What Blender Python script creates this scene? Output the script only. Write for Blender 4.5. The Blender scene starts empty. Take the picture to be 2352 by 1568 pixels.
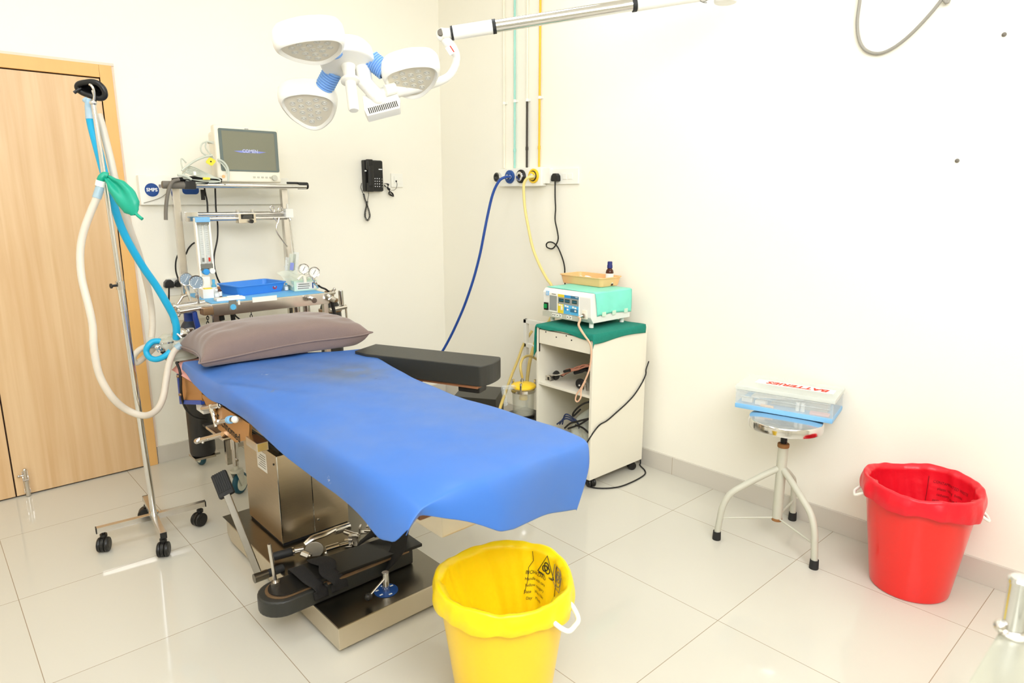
import bpy, bmesh, math, random
from mathutils import Vector as V, Matrix as Mx
random.seed(7)
SC = bpy.context.scene
COL = SC.collection
PI = math.pi
R = math.radians

# ------------------------------------------------------------------ camera
CAM_LOC = V((-2.902, -3.936, 1.449))
YAW, PITCH, FPX = R(47.77), R(12.1), 1535.5
FWD = V((math.cos(YAW)*math.cos(PITCH), math.sin(YAW)*math.cos(PITCH), -math.sin(PITCH)))
RGT = V((math.sin(YAW), -math.cos(YAW), 0.0))
UPV = RGT.cross(FWD)
cd = bpy.data.cameras.new('camera')
cd.sensor_width = 36.0
cd.lens = FPX/2352*36.0
cd.clip_start = 0.05
cam = bpy.data.objects.new('camera', cd)
cam.matrix_world = Mx.Translation(CAM_LOC) @ Mx((RGT, UPV, -FWD)).transposed().to_4x4()
cd.dof.use_dof = True
cd.dof.focus_distance = 3.0
cd.dof.aperture_fstop = 5.0
COL.objects.link(cam)
SC.camera = cam

# ------------------------------------------------------------------ world, light, exposure
w = bpy.data.worlds.new('world'); SC.world = w
w.use_nodes = True
w.node_tree.nodes['Background'].inputs[0].default_value = (1, 1, 1, 1)
w.node_tree.nodes['Background'].inputs[1].default_value = .3
SC.view_settings.view_transform = 'Standard'
SC.view_settings.look = 'None'
SC.view_settings.gamma = 1.0
SC.view_settings.use_curve_mapping = False
SC.view_settings.exposure = 0.58
SC.cycles.max_bounces = 10
SC.cycles.diffuse_bounces = 6
SC.cycles.transparent_max_bounces = 16
SC.cycles.sample_clamp_indirect = 6.0
PANEL_L = 4.2            # radiance of the added ceiling fill panels
def area(name, loc, target, size, power, col=(.93, .955, 1.0)):
    ld = bpy.data.lights.new(name, 'AREA'); ld.shape = 'RECTANGLE'
    ld.size, ld.size_y = size; ld.energy = power; ld.color = col
    o = bpy.data.objects.new(name, ld); COL.objects.link(o)
    o.location = loc
    o.rotation_euler = (V(target)-V(loc)).to_track_quat('-Z', 'Y').to_euler()
    return o
area('bounced_light', (-2.6, -4.4, 2.8), (-1.0, -.4, 1.2), (2.4, 1.8), 100)

def at(px, py, x=None, y=None, z=None, d=None):
    """point of the room seen along a line of sight, on a plane x=, y=, z= or at a distance d"""
    v = FWD + RGT*((px-1176)/FPX) - UPV*((py-784)/FPX)
    if x is not None: t = (x-CAM_LOC.x)/v.x
    elif y is not None: t = (y-CAM_LOC.y)/v.y
    elif z is not None: t = (z-CAM_LOC.z)/v.z
    else: t = d
    return CAM_LOC + v*t
def dep(p): return (V(p)-CAM_LOC).dot(FWD)
def ats(lst, **k): return [at(a, b, **k) for a, b in lst]
def atd(lst): return [at(a, b, d=c) for a, b, c in lst]

# ------------------------------------------------------------------ materials
def lin(c):
    return tuple((v/255/12.92 if v/255 <= .04045 else ((v/255+.055)/1.055)**2.4) for v in c)
MATS = {}
def pm(name, rgb, rough=.5, metal=0., noise=.05, ns=12., bump=0., bs=80., alpha=1., trans=0., coat=0., spec=.5, stretch=None, ior=1.45, sheen=0., sss=0.):
    m = bpy.data.materials.new(name); m.use_nodes = True
    nt = m.node_tree; b = nt.nodes['Principled BSDF']
    c = lin(rgb)
    tc = nt.nodes.new('ShaderNodeTexCoord')
    mp = nt.nodes.new('ShaderNodeMapping'); nt.links.new(tc.outputs['Object'], mp.inputs[0])
    if stretch: mp.inputs['Scale'].default_value = stretch
    n = nt.nodes.new('ShaderNodeTexNoise'); n.inputs['Scale'].default_value = ns; n.inputs['Detail'].default_value = 4
    nt.links.new(mp.outputs[0], n.inputs['Vector'])
    mx = nt.nodes.new('ShaderNodeMix'); mx.data_type = 'RGBA'
    mx.inputs[6].default_value = (*[v*(1-noise) for v in c], 1)
    mx.inputs[7].default_value = (*[min(1, v*(1+noise)) for v in c], 1)
    nt.links.new(n.outputs[0], mx.inputs[0]); nt.links.new(mx.outputs[2], b.inputs['Base Color'])
    b.inputs['Roughness'].default_value = rough; b.inputs['Metallic'].default_value = metal
    b.inputs['Alpha'].default_value = alpha; b.inputs['Transmission Weight'].default_value = trans
    b.inputs['Coat Weight'].default_value = coat; b.inputs['Specular IOR Level'].default_value = spec
    b.inputs['IOR'].default_value = ior; b.inputs['Sheen Weight'].default_value = sheen
    if sss:
        b.inputs['Subsurface Weight'].default_value = sss; b.inputs['Subsurface Scale'].default_value = .02
    if bump:
        n2 = nt.nodes.new('ShaderNodeTexNoise'); n2.inputs['Scale'].default_value = bs; n2.inputs['Detail'].default_value = 3
        nt.links.new(mp.outputs[0], n2.inputs['Vector'])
        bp = nt.nodes.new('ShaderNodeBump'); bp.inputs['Strength'].default_value = bump; bp.inputs['Distance'].default_value = .01
        nt.links.new(n2.outputs[0], bp.inputs['Height']); nt.links.new(bp.outputs[0], b.inputs['Normal'])
    MATS[name] = m
    return m
def emis(name, rgb, s):
    m = bpy.data.materials.new(name); m.use_nodes = True
    nt = m.node_tree; nt.nodes.clear()
    o = nt.nodes.new('ShaderNodeOutputMaterial'); e = nt.nodes.new('ShaderNodeEmission')
    e.inputs[0].default_value = (*lin(rgb), 1); e.inputs[1].default_value = s
    nt.links.new(e.outputs[0], o.inputs[0]); MATS[name] = m; return m
def nodes_of(m): return m.node_tree, m.node_tree.nodes['Principled BSDF']

pm('wall_paint', (244, 240, 227), .55, noise=.012, ns=2.5, bump=.03, bs=120, spec=.25)
pm('ceiling_paint', (245, 241, 230), .8, noise=.01)
pm('skirting_tile', (206, 196, 176), .25, noise=.03, ns=6)
pm('grout', (176, 160, 134), .8)
pm('door_frame_wood', (228, 178, 108), .45, noise=.05, ns=5, stretch=(14, 14, 1))
pm('dark_gap', (60, 40, 26), .9)
pm('plaster_edge', (232, 214, 196), .8, noise=.06, ns=30)
pm('chrome', (222, 221, 220), .12, 1., noise=.03)
pm('chrome_worn', (212, 207, 200), .22, 1., noise=.12, ns=18)
pm('steel_brushed', (204, 190, 166), .30, 1., noise=.08, ns=4, stretch=(3, 3, 90), bump=.04, bs=40)
pm('steel_dark', (124, 118, 106), .3, 1., noise=.12, ns=5, bump=.02, bs=60)
pm('steel_plate', (216, 206, 186), .36, 1., noise=.06, ns=7, bump=.02, bs=50)
pm('black_plastic', (26, 25, 23), .38, noise=.1)
pm('black_rubber', (33, 33, 33), .6, noise=.12, bump=.05)
pm('black_vinyl', (46, 46, 42), .42, noise=.08, bump=.06, bs=160)
pm('black_cloth', (28, 26, 25), .9, noise=.2, ns=60, bump=.2, bs=250)
pm('white_plastic', (242, 240, 230), .35, noise=.01)
pm('cream_plastic', (238, 232, 214), .4, noise=.02)
pm('white_enamel', (236, 234, 226), .3, noise=.01, coat=.3)
pm('cream_enamel', (232, 227, 210), .38, noise=.02, ns=4)
pm('grey_enamel', (196, 194, 178), .45, noise=.06, ns=14)
pm('rust', (150, 104, 60), .8, noise=.35, ns=40)
pm('grey_rubber', (112, 106, 96), .6)
pm('grey_cable', (196, 194, 178), .5)
pm('loop_cable', (150, 146, 136), .5)
pm('sea_cable', (196, 200, 186), .5)
pm('blue_bellows', (128, 172, 228), .5)
pm('lens_glass', (214, 212, 202), .18, noise=.02)
pm('lens_ring', (196, 190, 172), .5)
pm('lamp_face', (226, 218, 198), .5, noise=.02)
pm('black_grille', (44, 36, 30), .8)
pm('oxygen_blue', (36, 78, 148), .45)
pm('vacuum_yellow', (246, 204, 40), .45)
pm('pipe_teal', (158, 214, 200), .5)
pm('pipe_yellow', (240, 190, 50), .5)
pm('pipe_black', (52, 44, 36), .5)
pm('pipe_white', (244, 236, 214), .5)
pm('hose_blue', (28, 70, 150), .4)
pm('hose_cream', (240, 222, 142), .4, alpha=.9)
pm('tube_amber', (222, 196, 110), .3, alpha=.75)
pm('hose_cyan', (26, 168, 214), .35, noise=.03, ns=30)
pm('hose_clear', (226, 216, 200), .35, alpha=.82)
pm('connector_clear', (170, 206, 226), .2, alpha=.6)
pm('bag_green', (16, 158, 128), .4, noise=.1, ns=20, bump=.1, bs=40)
pm('clear_plastic', (226, 232, 232), .12, alpha=.30)
pm('clear_glass', (214, 214, 196), .08, alpha=.26)
pm('blue_bottle_plastic', (76, 176, 216), .3, alpha=.75)
pm('box_blue', (126, 184, 228), .4, noise=.03)
pm('screen_glass', (100, 112, 108), .16, noise=.02, coat=.3)
pm('screen_centre', (126, 126, 106), .2, noise=.02, coat=.3)
pm('logo_blue', (136, 146, 214), .4)
pm('logo_pale', (196, 200, 236), .4)
pm('label_blue', (24, 70, 140), .5)
pm('print_white', (236, 238, 240), .6)
pm('print_black', (40, 36, 30), .7)
pm('print_grey', (120, 118, 108), .7)
pm('print_red', (206, 48, 26), .7)
pm('paper', (238, 234, 226), .8, noise=.02)
pm('paper_mint', (206, 228, 206), .7)
pm('tray_blue', (66, 138, 220), .4, noise=.06, ns=8)
pm('liner_paper', (112, 182, 230), .7, noise=.06, ns=20)
pm('tray_peach', (242, 190, 132), .45)
pm('amber_glass', (70, 26, 12), .15)
pm('cap_navy', (32, 40, 110), .4)
pm('wrap_mint', (126, 226, 204), .35, noise=.12, ns=14, bump=.12, bs=18)
pm('drape_green', (18, 126, 108), .85, noise=.1, ns=40, bump=.15, bs=120)
pm('panel_yellow', (236, 212, 60), .5)
pm('panel_blue', (52, 150, 220), .5)
pm('panel_teal', (52, 112, 146), .5)
pm('panel_sky', (86, 178, 226), .5)
pm('panel_grey', (150, 154, 150), .5)
pm('lcd_dark', (18, 58, 44), .3)
pm('switch_green', (10, 150, 76), .35)
pm('copper_cable', (190, 128, 104), .5, noise=.3, ns=60)
pm('pink_cable', (224, 182, 150), .5)
pm('pink_sheet', (232, 170, 164), .8, noise=.06, ns=50)
pm('tan_steel', (196, 148, 92), .34, .75, noise=.06, ns=6)  # steel with the tan reflection of the door put into its colour
pm('sheet_blue_trim', (40, 78, 170), .5)
pm('brown_wood', (150, 100, 66), .6, noise=.15, ns=8, stretch=(10, 1, 1))
pm('cylinder_black', (44, 42, 40), .42, noise=.12, ns=9)
pm('cylinder_navy', (44, 52, 66), .4, noise=.1, ns=9)
pm('hose_navy', (22, 54, 130), .4)
pm('brass_brown', (150, 122, 92), .35, .7, noise=.2, ns=20)
pm('gauge_face', (120, 138, 152), .3)
pm('gauge_white', (240, 236, 226), .4)
pm('suction_black', (46, 44, 36), .4, noise=.08)
pm('bin_yellow', (252, 210, 30), .32, noise=.02, coat=.2)
pm('liner_yellow', (250, 218, 20), .34, noise=.03, ns=8, sss=.25, bump=.35, bs=16)
pm('bin_red', (232, 36, 30), .28, noise=.02, coat=.3)
pm('liner_red', (222, 22, 40), .34, noise=.05, ns=8, sss=.1, bump=.4, bs=16)
pm('wheel_teal', (20, 74, 90), .5)
pm('wheel_pale', (206, 208, 190), .5)
pm('bag_clear', (216, 220, 206), .3, alpha=.7)
pm('lid_plastic', (236, 240, 232), .25, alpha=.55)
pm('pale_steel', (176, 175, 160), .3, .6, noise=.05, ns=6)
pm('print_darkred', (112, 12, 20), .7)
pm('navy_lead', (34, 48, 84), .5)
pm('wire_black', (26, 24, 22), .5)
pm('mask_black', (24, 24, 24), .36, noise=.1)
emis('panel_glow', (243, 249, 255), PANEL_L*1.6); emis('panel_glow_mid', (243, 249, 255), PANEL_L); emis('panel_glow_dim', (243, 249, 255), PANEL_L*.6)

# floor: polished 60 cm tiles with thin joints
def floor_mat():
    m = pm('floor_tile', (205, 196, 178), .07, noise=.02, ns=3, spec=.38)
    nt, b = nodes_of(m)
    tc = nt.nodes.new('ShaderNodeTexCoord'); mp = nt.nodes.new('ShaderNodeMapping')
    mp.inputs['Location'].default_value = (2.763, 1.0746, 0)
    nt.links.new(tc.outputs['Object'], mp.inputs[0])
    br = nt.nodes.new('ShaderNodeTexBrick'); br.offset = 0; br.squash = 1
    br.inputs['Scale'].default_value = 1; br.inputs['Mortar Size'].default_value = .0013
    br.inputs['Mortar Smooth'].default_value = .2
    br.inputs['Brick Width'].default_value = .6; br.inputs['Row Height'].default_value = .6
    br.inputs['Color1'].default_value = (*lin((204, 200, 187)), 1); br.inputs['Color2'].default_value = (*lin((201, 197, 184)), 1)
    br.inputs['Mortar'].default_value = (*lin((150, 134, 112)), 1)
    nt.links.new(mp.outputs[0], br.inputs['Vector'])
    nt.links.new(br.outputs['Color'], b.inputs['Base Color'])
floor_mat()
# skirting with tile joints in line with the floor
def skirt_mat():
    m = MATS['skirting_tile']; nt, b = nodes_of(m)
    tc = nt.nodes.new('ShaderNodeTexCoord'); mp = nt.nodes.new('ShaderNodeMapping')
    mp.inputs['Location'].default_value = (2.763, 1.0746, .3)
    nt.links.new(tc.outputs['Object'], mp.inputs[0])
    sp = nt.nodes.new('ShaderNodeSeparateXYZ'); nt.links.new(mp.outputs[0], sp.inputs[0])
    ad = nt.nodes.new('ShaderNodeMath'); ad.operation = 'ADD'
    nt.links.new(sp.outputs[0], ad.inputs[0]); nt.links.new(sp.outputs[1], ad.inputs[1])
    cb = nt.nodes.new('ShaderNodeCombineXYZ'); nt.links.new(ad.outputs[0], cb.inputs[0])
    cb.inputs[1].default_value = .3
    br = nt.nodes.new('ShaderNodeTexBrick'); br.offset = 0
    br.inputs['Scale'].default_value = 1; br.inputs['Mortar Size'].default_value = .0015
    br.inputs['Brick Width'].default_value = .6; br.inputs['Row Height'].default_value = .6
    br.inputs['Color1'].default_value = (*lin((206, 200, 188)), 1); br.inputs['Color2'].default_value = (*lin((202, 196, 184)), 1)
    br.inputs['Mortar'].default_value = (*lin((170, 156, 132)), 1)
    nt.links.new(cb.outputs[0], br.inputs['Vector']); nt.links.new(br.outputs['Color'], b.inputs['Base Color'])
skirt_mat()
# door veneer: long vertical grain
def door_mat():
    m = pm('door_veneer', (233, 192, 140), .4, noise=.03)
    nt, b = nodes_of(m)
    tc = nt.nodes.new('ShaderNodeTexCoord'); mp = nt.nodes.new('ShaderNodeMapping')
    mp.inputs['Scale'].default_value = (30, 30, 1.2)
    nt.links.new(tc.outputs['Object'], mp.inputs[0])
    n = nt.nodes.new('ShaderNodeTexNoise'); n.inputs['Scale'].default_value = 1.; n.inputs['Detail'].default_value = 6; n.inputs['Distortion'].default_value = .4
    nt.links.new(mp.outputs[0], n.inputs['Vector'])
    cr = nt.nodes.new('ShaderNodeValToRGB')
    cr.color_ramp.elements[0].position = .3; cr.color_ramp.elements[0].color = (*lin((208, 170, 124)), 1)
    cr.color_ramp.elements[1].position = .7; cr.color_ramp.elements[1].color = (*lin((222, 190, 148)), 1)
    nt.links.new(n.outputs[0], cr.inputs[0]); nt.links.new(cr.outputs[0], b.inputs['Base Color'])
door_mat()
# vinyl sheet: blue with worn grey smudges
def sheet_mat():
    m = pm('sheet_vinyl', (40, 98, 206), .36, noise=.02, spec=.5)
    nt, b = nodes_of(m)
    tc = nt.nodes.new('ShaderNodeTexCoord')
    n = nt.nodes.new('ShaderNodeTexNoise'); n.inputs['Scale'].default_value = 2.6; n.inputs['Detail'].default_value = 5
    nt.links.new(tc.outputs['Object'], n.inputs['Vector'])
    cr = nt.nodes.new('ShaderNodeValToRGB')
    cr.color_ramp.elements[0].position = .42; cr.color_ramp.elements[0].color = (*lin((58, 110, 188)), 1)
    cr.color_ramp.elements[1].position = .78; cr.color_ramp.elements[1].color = (*lin((84, 116, 172)), 1)
    nt.links.new(n.outputs[0], cr.inputs[0])
    geo = nt.nodes.new('ShaderNodeNewGeometry'); last = cr.outputs[0]
    # worn grey smear, scuffs and flecks at their own places on the vinyl
    for pos, rad, sc, lo, col, mixv in (((-1.66, -1.62, .775), .20, 9, .36, (92, 108, 134), .75), ((-1.99, -1.66, .765), .026, 60, .42, (112, 112, 100), .8), ((-1.925, -1.43, .77), .03, 90, .56, (200, 206, 214), .9), ((-1.62, -1.78, .775), .05, 50, .58, (40, 58, 120), .8), ((-2.115, -2.30, .68), .016, 120, .5, (226, 222, 214), .9)):
        ds = nt.nodes.new('ShaderNodeVectorMath'); ds.operation = 'DISTANCE'; nt.links.new(geo.outputs['Position'], ds.inputs[0]); ds.inputs[1].default_value = pos
        m1 = nt.nodes.new('ShaderNodeMapRange'); m1.inputs[1].default_value = rad; m1.inputs[2].default_value = rad*.3; nt.links.new(ds.outputs['Value'], m1.inputs[0])
        nn = nt.nodes.new('ShaderNodeTexNoise'); nn.inputs['Scale'].default_value = sc; nn.inputs['Detail'].default_value = 4; nt.links.new(geo.outputs['Position'], nn.inputs['Vector'])
        m2 = nt.nodes.new('ShaderNodeMapRange'); m2.inputs[1].default_value = lo; m2.inputs[2].default_value = lo+.14; nt.links.new(nn.outputs[0], m2.inputs[0])
        mu = nt.nodes.new('ShaderNodeMath'); mu.operation = 'MULTIPLY'; nt.links.new(m1.outputs[0], mu.inputs[0]); nt.links.new(m2.outputs[0], mu.inputs[1])
        mv = nt.nodes.new('ShaderNodeMath'); mv.operation = 'MULTIPLY'; nt.links.new(mu.outputs[0], mv.inputs[0]); mv.inputs[1].default_value = mixv
        mm = nt.nodes.new('ShaderNodeMix'); mm.data_type = 'RGBA'; nt.links.new(mv.outputs[0], mm.inputs[0]); nt.links.new(last, mm.inputs[6]); mm.inputs[7].default_value = (*lin(col), 1); last = mm.outputs[2]
    nt.links.new(last, b.inputs['Base Color'])
    n2 = nt.nodes.new('ShaderNodeTexNoise'); n2.inputs['Scale'].default_value = 14; n2.inputs['Detail'].default_value = 3
    nt.links.new(tc.outputs['Object'], n2.inputs['Vector'])
    mr = nt.nodes.new('ShaderNodeMapRange'); mr.inputs[3].default_value = .3; mr.inputs[4].default_value = .48
    nt.links.new(n2.outputs[0], mr.inputs[0]); nt.links.new(mr.outputs[0], b.inputs['Roughness'])
sheet_mat()
pm('pillow_cloth', (126, 107, 100), .9, noise=.05, ns=30, bump=.12, bs=220, sheen=.3)

# ------------------------------------------------------------------ mesh helpers
WM = {}
def rot2(a): return Mx.Rotation(a, 4, 'Z')
def LR(p, a): return Mx.Translation(V(p)) @ rot2(a)
def frame(o, r, u):
    r = V(r).normalized(); u = V(u); n = r.cross(u).normalized(); u = n.cross(r)
    M = Mx((r, u, n)).transposed().to_4x4(); M.translation = V(o); return M
def spline(pts, n=6, closed=False):
    P = [V(p) for p in pts]
    if len(P) < 3 and not closed: return P
    out = []; N = len(P); rng = N if closed else N-1
    for i in range(rng):
        if closed: a, b, c, d = P[(i-1) % N], P[i], P[(i+1) % N], P[(i+2) % N]
        else: a, b, c, d = P[max(i-1, 0)], P[i], P[i+1], P[min(i+2, N-1)]
        for k in range(n):
            t = k/n
            out.append(.5*((2*b)+(c-a)*t+(2*a-5*b+4*c-d)*t*t+(3*b-a-3*c+d)*t**3))
    if not closed: out.append(P[-1])
    return out
class MB:
    def __init__(s): s.bm = bmesh.new(); s.mi = 0; s.nf = 0
    def _mark(s):
        for f in list(s.bm.faces)[s.nf:]: f.material_index = s.mi
        s.bm.faces.ensure_lookup_table(); s.nf = len(s.bm.faces)
    def mat(s, i): s.mi = i; return s
    def _pts(s, pts, faces):
        vs = [s.bm.verts.new(p) for p in pts]
        for f in faces:
            try: s.bm.faces.new([vs[i] for i in f])
            except ValueError: pass
        s._mark(); return vs
    def box(s, c, size, M=None, bev=0., seg=2):
        t = bmesh.new(); bmesh.ops.create_cube(t, size=1)
        for v in t.verts: v.co = V((v.co.x*size[0], v.co.y*size[1], v.co.z*size[2]))
        if bev: bmesh.ops.bevel(t, geom=list(t.edges), offset=min(bev, min(size)*.49), segments=seg, profile=.6, affect='EDGES')
        T = (M if M is not None else Mx()) @ Mx.Translation(V(c))
        t.verts.index_update()
        s._pts([T @ v.co for v in t.verts], [[v.index for v in f.verts] for f in t.faces]); t.free(); return s
    def box2(s, a, b, bev=0., M=None, seg=2):
        a, b = V(a), V(b); return s.box((a+b)/2, [abs(b[i]-a[i]) for i in range(3)], M, bev, seg)
    def ring_solid(s, rings, closed=False, caps=True):
        n = len(rings[0]); pts = [p for r in rings for p in r]; fs = []
        m = len(rings)
        for i in range(m if closed else m-1):
            for j in range(n):
                a = i*n+j; b = i*n+(j+1) % n; c = ((i+1) % m)*n+(j+1) % n; d = ((i+1) % m)*n+j
                fs.append((a, b, c, d))
        if caps and not closed:
            fs.append(tuple(reversed(range(n)))); fs.append(tuple(range((m-1)*n, m*n)))
        s._pts(pts, fs); return s
    def cyl(s, a, b, r, r2=None, seg=20, bev=0.):
        a, b = V(a), V(b); r2 = r if r2 is None else r2; ax = b-a; L = ax.length; ax.normalize()
        q = ax.to_track_quat('Z', 'Y'); ex, ey = q @ V((1, 0, 0)), q @ V((0, 1, 0))
        st = [(0, r), (L, r2)] if not bev else [(0, r-bev), (bev*.3, r-bev*.3), (bev, r), (L-bev, r2), (L-bev*.3, r2-bev*.3), (L, r2-bev)]
        s.ring_solid([[a+ax*t+(ex*math.cos(2*PI*k/seg)+ey*math.sin(2*PI*k/seg))*rr for k in range(seg)] for t, rr in st]); return s
    def tube(s, pts, r, seg=10, closed=False, n=6, sm=True, radii=None, flat=1.):
        P = spline(pts, n, closed) if sm else [V(p) for p in pts]
        m = len(P); rings = []; prev = None
        for i in range(m):
            if closed: t = P[(i+1) % m]-P[i-1]
            else: t = P[min(i+1, m-1)]-P[max(i-1, 0)]
            if t.length < 1e-9: t = V((0, 0, 1))
            t.normalize()
            if prev is None:
                ref = V((0, 0, 1)) if abs(t.z) < .9 else V((1, 0, 0)); ex = t.cross(ref).normalized()
            else:
                ex = prev-t*prev.dot(t)
                ex = ex.normalized() if ex.length > 1e-6 else t.orthogonal().normalized()
            prev = ex; ey = t.cross(ex)
            if radii:
                f = i/(m-1)*(len(radii)-1); k = min(int(f), len(radii)-2); rr = radii[k]+(radii[k+1]-radii[k])*(f-k)
            else: rr = r
            rings.append([P[i]+(ex*math.cos(2*PI*k/seg)+ey*math.sin(2*PI*k/seg)*flat)*rr for k in range(seg)])
        s.ring_solid(rings, closed); return s
    def lathe(s, prof, M=None, seg=32, caps=False):
        T = M if M is not None else Mx()
        s.ring_solid([[T @ V((r*math.cos(2*PI*k/seg), r*math.sin(2*PI*k/seg), z)) for k in range(seg)] for r, z in prof], caps=caps); return s
    def prism(s, pts, z0, z1, M=None, bev=0.):
        T = M if M is not None else Mx(); t = bmesh.new()
        a = [t.verts.new((x, y, z0)) for x, y in pts]; b = [t.verts.new((x, y, z1)) for x, y in pts]; n = len(pts)
        t.faces.new(list(reversed(a))); t.faces.new(b)
        for i in range(n): t.faces.new((a[i], a[(i+1) % n], b[(i+1) % n], b[i]))
        bmesh.ops.recalc_face_normals(t, faces=t.faces)
        if bev: bmesh.ops.bevel(t, geom=list(t.edges), offset=bev, segments=2, profile=.6, affect='EDGES', clamp_overlap=True)
        t.verts.index_update()
        s._pts([T @ v.co for v in t.verts], [[v.index for v in f.verts] for f in t.faces]); t.free(); return s
    def ball(s, c, r, sc=(1, 1, 1), seg=20, rings=12, M=None):
        T = M if M is not None else Mx(); c = V(c)
        pr = [[T @ (c+V((math.sin(PI*i/rings)*math.cos(2*PI*k/seg)*r*sc[0], math.sin(PI*i/rings)*math.sin(2*PI*k/seg)*r*sc[1], -math.cos(PI*i/rings)*r*sc[2]))) for k in range(seg)] for i in range(rings+1)]
        for q in (0, -1):
            for k in range(seg): pr[q][k] = pr[q][k]+(pr[1 if q == 0 else -2][k]-pr[q][k])*.02
        s.ring_solid(pr); return s
    def grid(s, fn, nu, nv, wrap=False):
        pts = [fn(i/nu, j/nv) for j in range(nv+1) for i in range(nu if wrap else nu+1)]
        w = nu if wrap else nu+1; fs = []
        for j in range(nv):
            for i in range(nu):
                i2 = (i+1) % w
                fs.append((j*w+i, j*w+i2, (j+1)*w+i2, (j+1)*w+i))
        s._pts(pts, fs); return s
    def build(s, name, mat, parent=None, smooth=40, solid=0., sub=0):
        me = bpy.data.meshes.new(name)
        bm = s.bm
        bmesh.ops.remove_doubles(bm, verts=bm.verts, dist=1e-6)
        bmesh.ops.recalc_face_normals(bm, faces=bm.faces)
        o = bpy.data.objects.new(name, me); COL.objects.link(o)
        if parent is not None:
            Wp = WM[parent.name]; inv = Wp.inverted()
            for v in bm.verts: v.co = inv @ v.co
            o.parent = parent; WM[o.name] = Wp.copy()
        else:
            mn = V([min(v.co[i] for v in bm.verts) for i in range(3)]); mxx = V([max(v.co[i] for v in bm.verts) for i in range(3)])
            og = V(((mn.x+mxx.x)/2, (mn.y+mxx.y)/2, mn.z))
            if o.name.split('_')[0] in ('floor', 'baseboard', 'wall', 'ceiling'): og = V((0, 0, 0))
            for v in bm.verts: v.co -= og
            o.location = og; WM[o.name] = Mx.Translation(og)
        bm.to_mesh(me); bm.free()
        for m in (mat if isinstance(mat, (list, tuple)) else [mat]): me.materials.append(MATS[m])
        for p in me.polygons: p.use_smooth = True
        try: me.set_sharp_from_angle(angle=R(smooth))
        except Exception: pass
        if smooth < 170 and len(me.polygons) < 4000:
            md = o.modifiers.new('face_weighted', 'WEIGHTED_NORMAL'); md.keep_sharp = True
        if solid:
            md = o.modifiers.new('thickness', 'SOLIDIFY'); md.thickness = solid; md.offset = 0
        if sub:
            md = o.modifiers.new('smoothing', 'SUBSURF'); md.levels = sub; md.render_levels = sub
        return o
def tag(o, label, cat, group=None, kind=None):
    o['label'] = label; o['category'] = cat
    if group: o['group'] = group
    if kind: o['kind'] = kind
    return o
def thing(name, label, cat, loc=(0, 0, 0), rz=0., group=None, kind=None):
    o = bpy.data.objects.new(name, None); COL.objects.link(o); o.empty_display_size = .05
    o.location = loc; o.rotation_euler = (0, 0, rz)
    WM[o.name] = Mx.Translation(V(loc)) @ rot2(rz)
    return tag(o, label, cat, group, kind)
def plabel(o, label): o['label'] = label; return o
def twin(o, M, parent=None):
    """a copy of a part (and its sub-parts), moved by M in the room"""
    c = o.copy(); COL.objects.link(c); p = parent or o.parent
    c.parent = p
    c.matrix_basis = WM[p.name].inverted() @ M @ WM[p.name] @ o.matrix_basis
    WM[c.name] = WM[p.name] @ c.matrix_basis
    for k in o.children:
        d = k.copy(); COL.objects.link(d); d.parent = c; WM[d.name] = WM[c.name]
    return c
def text(name, body, size, M, mat, parent, ex=.0006, align='CENTER', fn=None, shear=0., bold=0.):
    cu = bpy.data.curves.new('lettering', 'FONT'); cu.body = body; cu.size = size
    cu.align_x = align; cu.align_y = 'CENTER'; cu.extrude = ex; cu.shear = shear; cu.offset = bold
    cu.resolution_u = 3
    t = bpy.data.objects.new('lettering', cu); COL.objects.link(t)
    me = bpy.data.meshes.new_from_object(t.evaluated_get(bpy.context.evaluated_depsgraph_get()))
    bpy.data.objects.remove(t); bpy.data.curves.remove(cu)
    for v in me.vertices: v.co = (fn(v.co) if fn else M @ v.co)
    Wi = WM[parent.name].inverted()
    for v in me.vertices: v.co = Wi @ v.co
    me.materials.clear(); me.materials.append(MATS[mat]); me.name = name
    o = bpy.data.objects.new(name, me); COL.objects.link(o); o.parent = parent; WM[o.name] = WM[parent.name].copy()
    return o
def rrect(w, h, r, n=5):
    out = []
    for cx, cy, a0 in ((w/2-r, h/2-r, 0), (-w/2+r, h/2-r, 90), (-w/2+r, -h/2+r, 180), (w/2-r, -h/2+r, 270)):
        for k in range(n+1):
            a = R(a0+90*k/n); out.append((cx+r*math.cos(a), cy+r*math.sin(a)))
    return out
def caster(parent, x, y, top, r=.03, rz=0., wide=.05, name='caster'):
    """twin-wheel swivel caster standing on the floor; hood is the part, wheels its sub-parts"""
    M = Mx.Translation((x, y, 0)) @ rot2(rz)
    b = MB()
    b.cyl(M @ V((0, 0, r)), M @ V((0, 0, top)), .007, seg=12)
    b.cyl(M @ V((0, 0, 2*r)), M @ V((0, 0, 2*r+.012)), .014, seg=14)
    b.cyl(M @ V((-.010, -.006, r)), M @ V((-.010, .006, r)), r*.98, seg=22)
    o = b.build(name, 'black_plastic', parent)
    for s in (-1, 1):
        m = MB(); m.cyl(M @ V((-.010, s*.007, r)), M @ V((-.010, s*wide/2, r)), r, seg=26, bev=.006)
        m.cyl(M @ V((-.010, s*wide/2, r)), M @ V((-.010, s*(wide/2+.001), r)), r*.55, seg=20)
        m.build('wheel', 'black_plastic', o)
    return o
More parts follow.
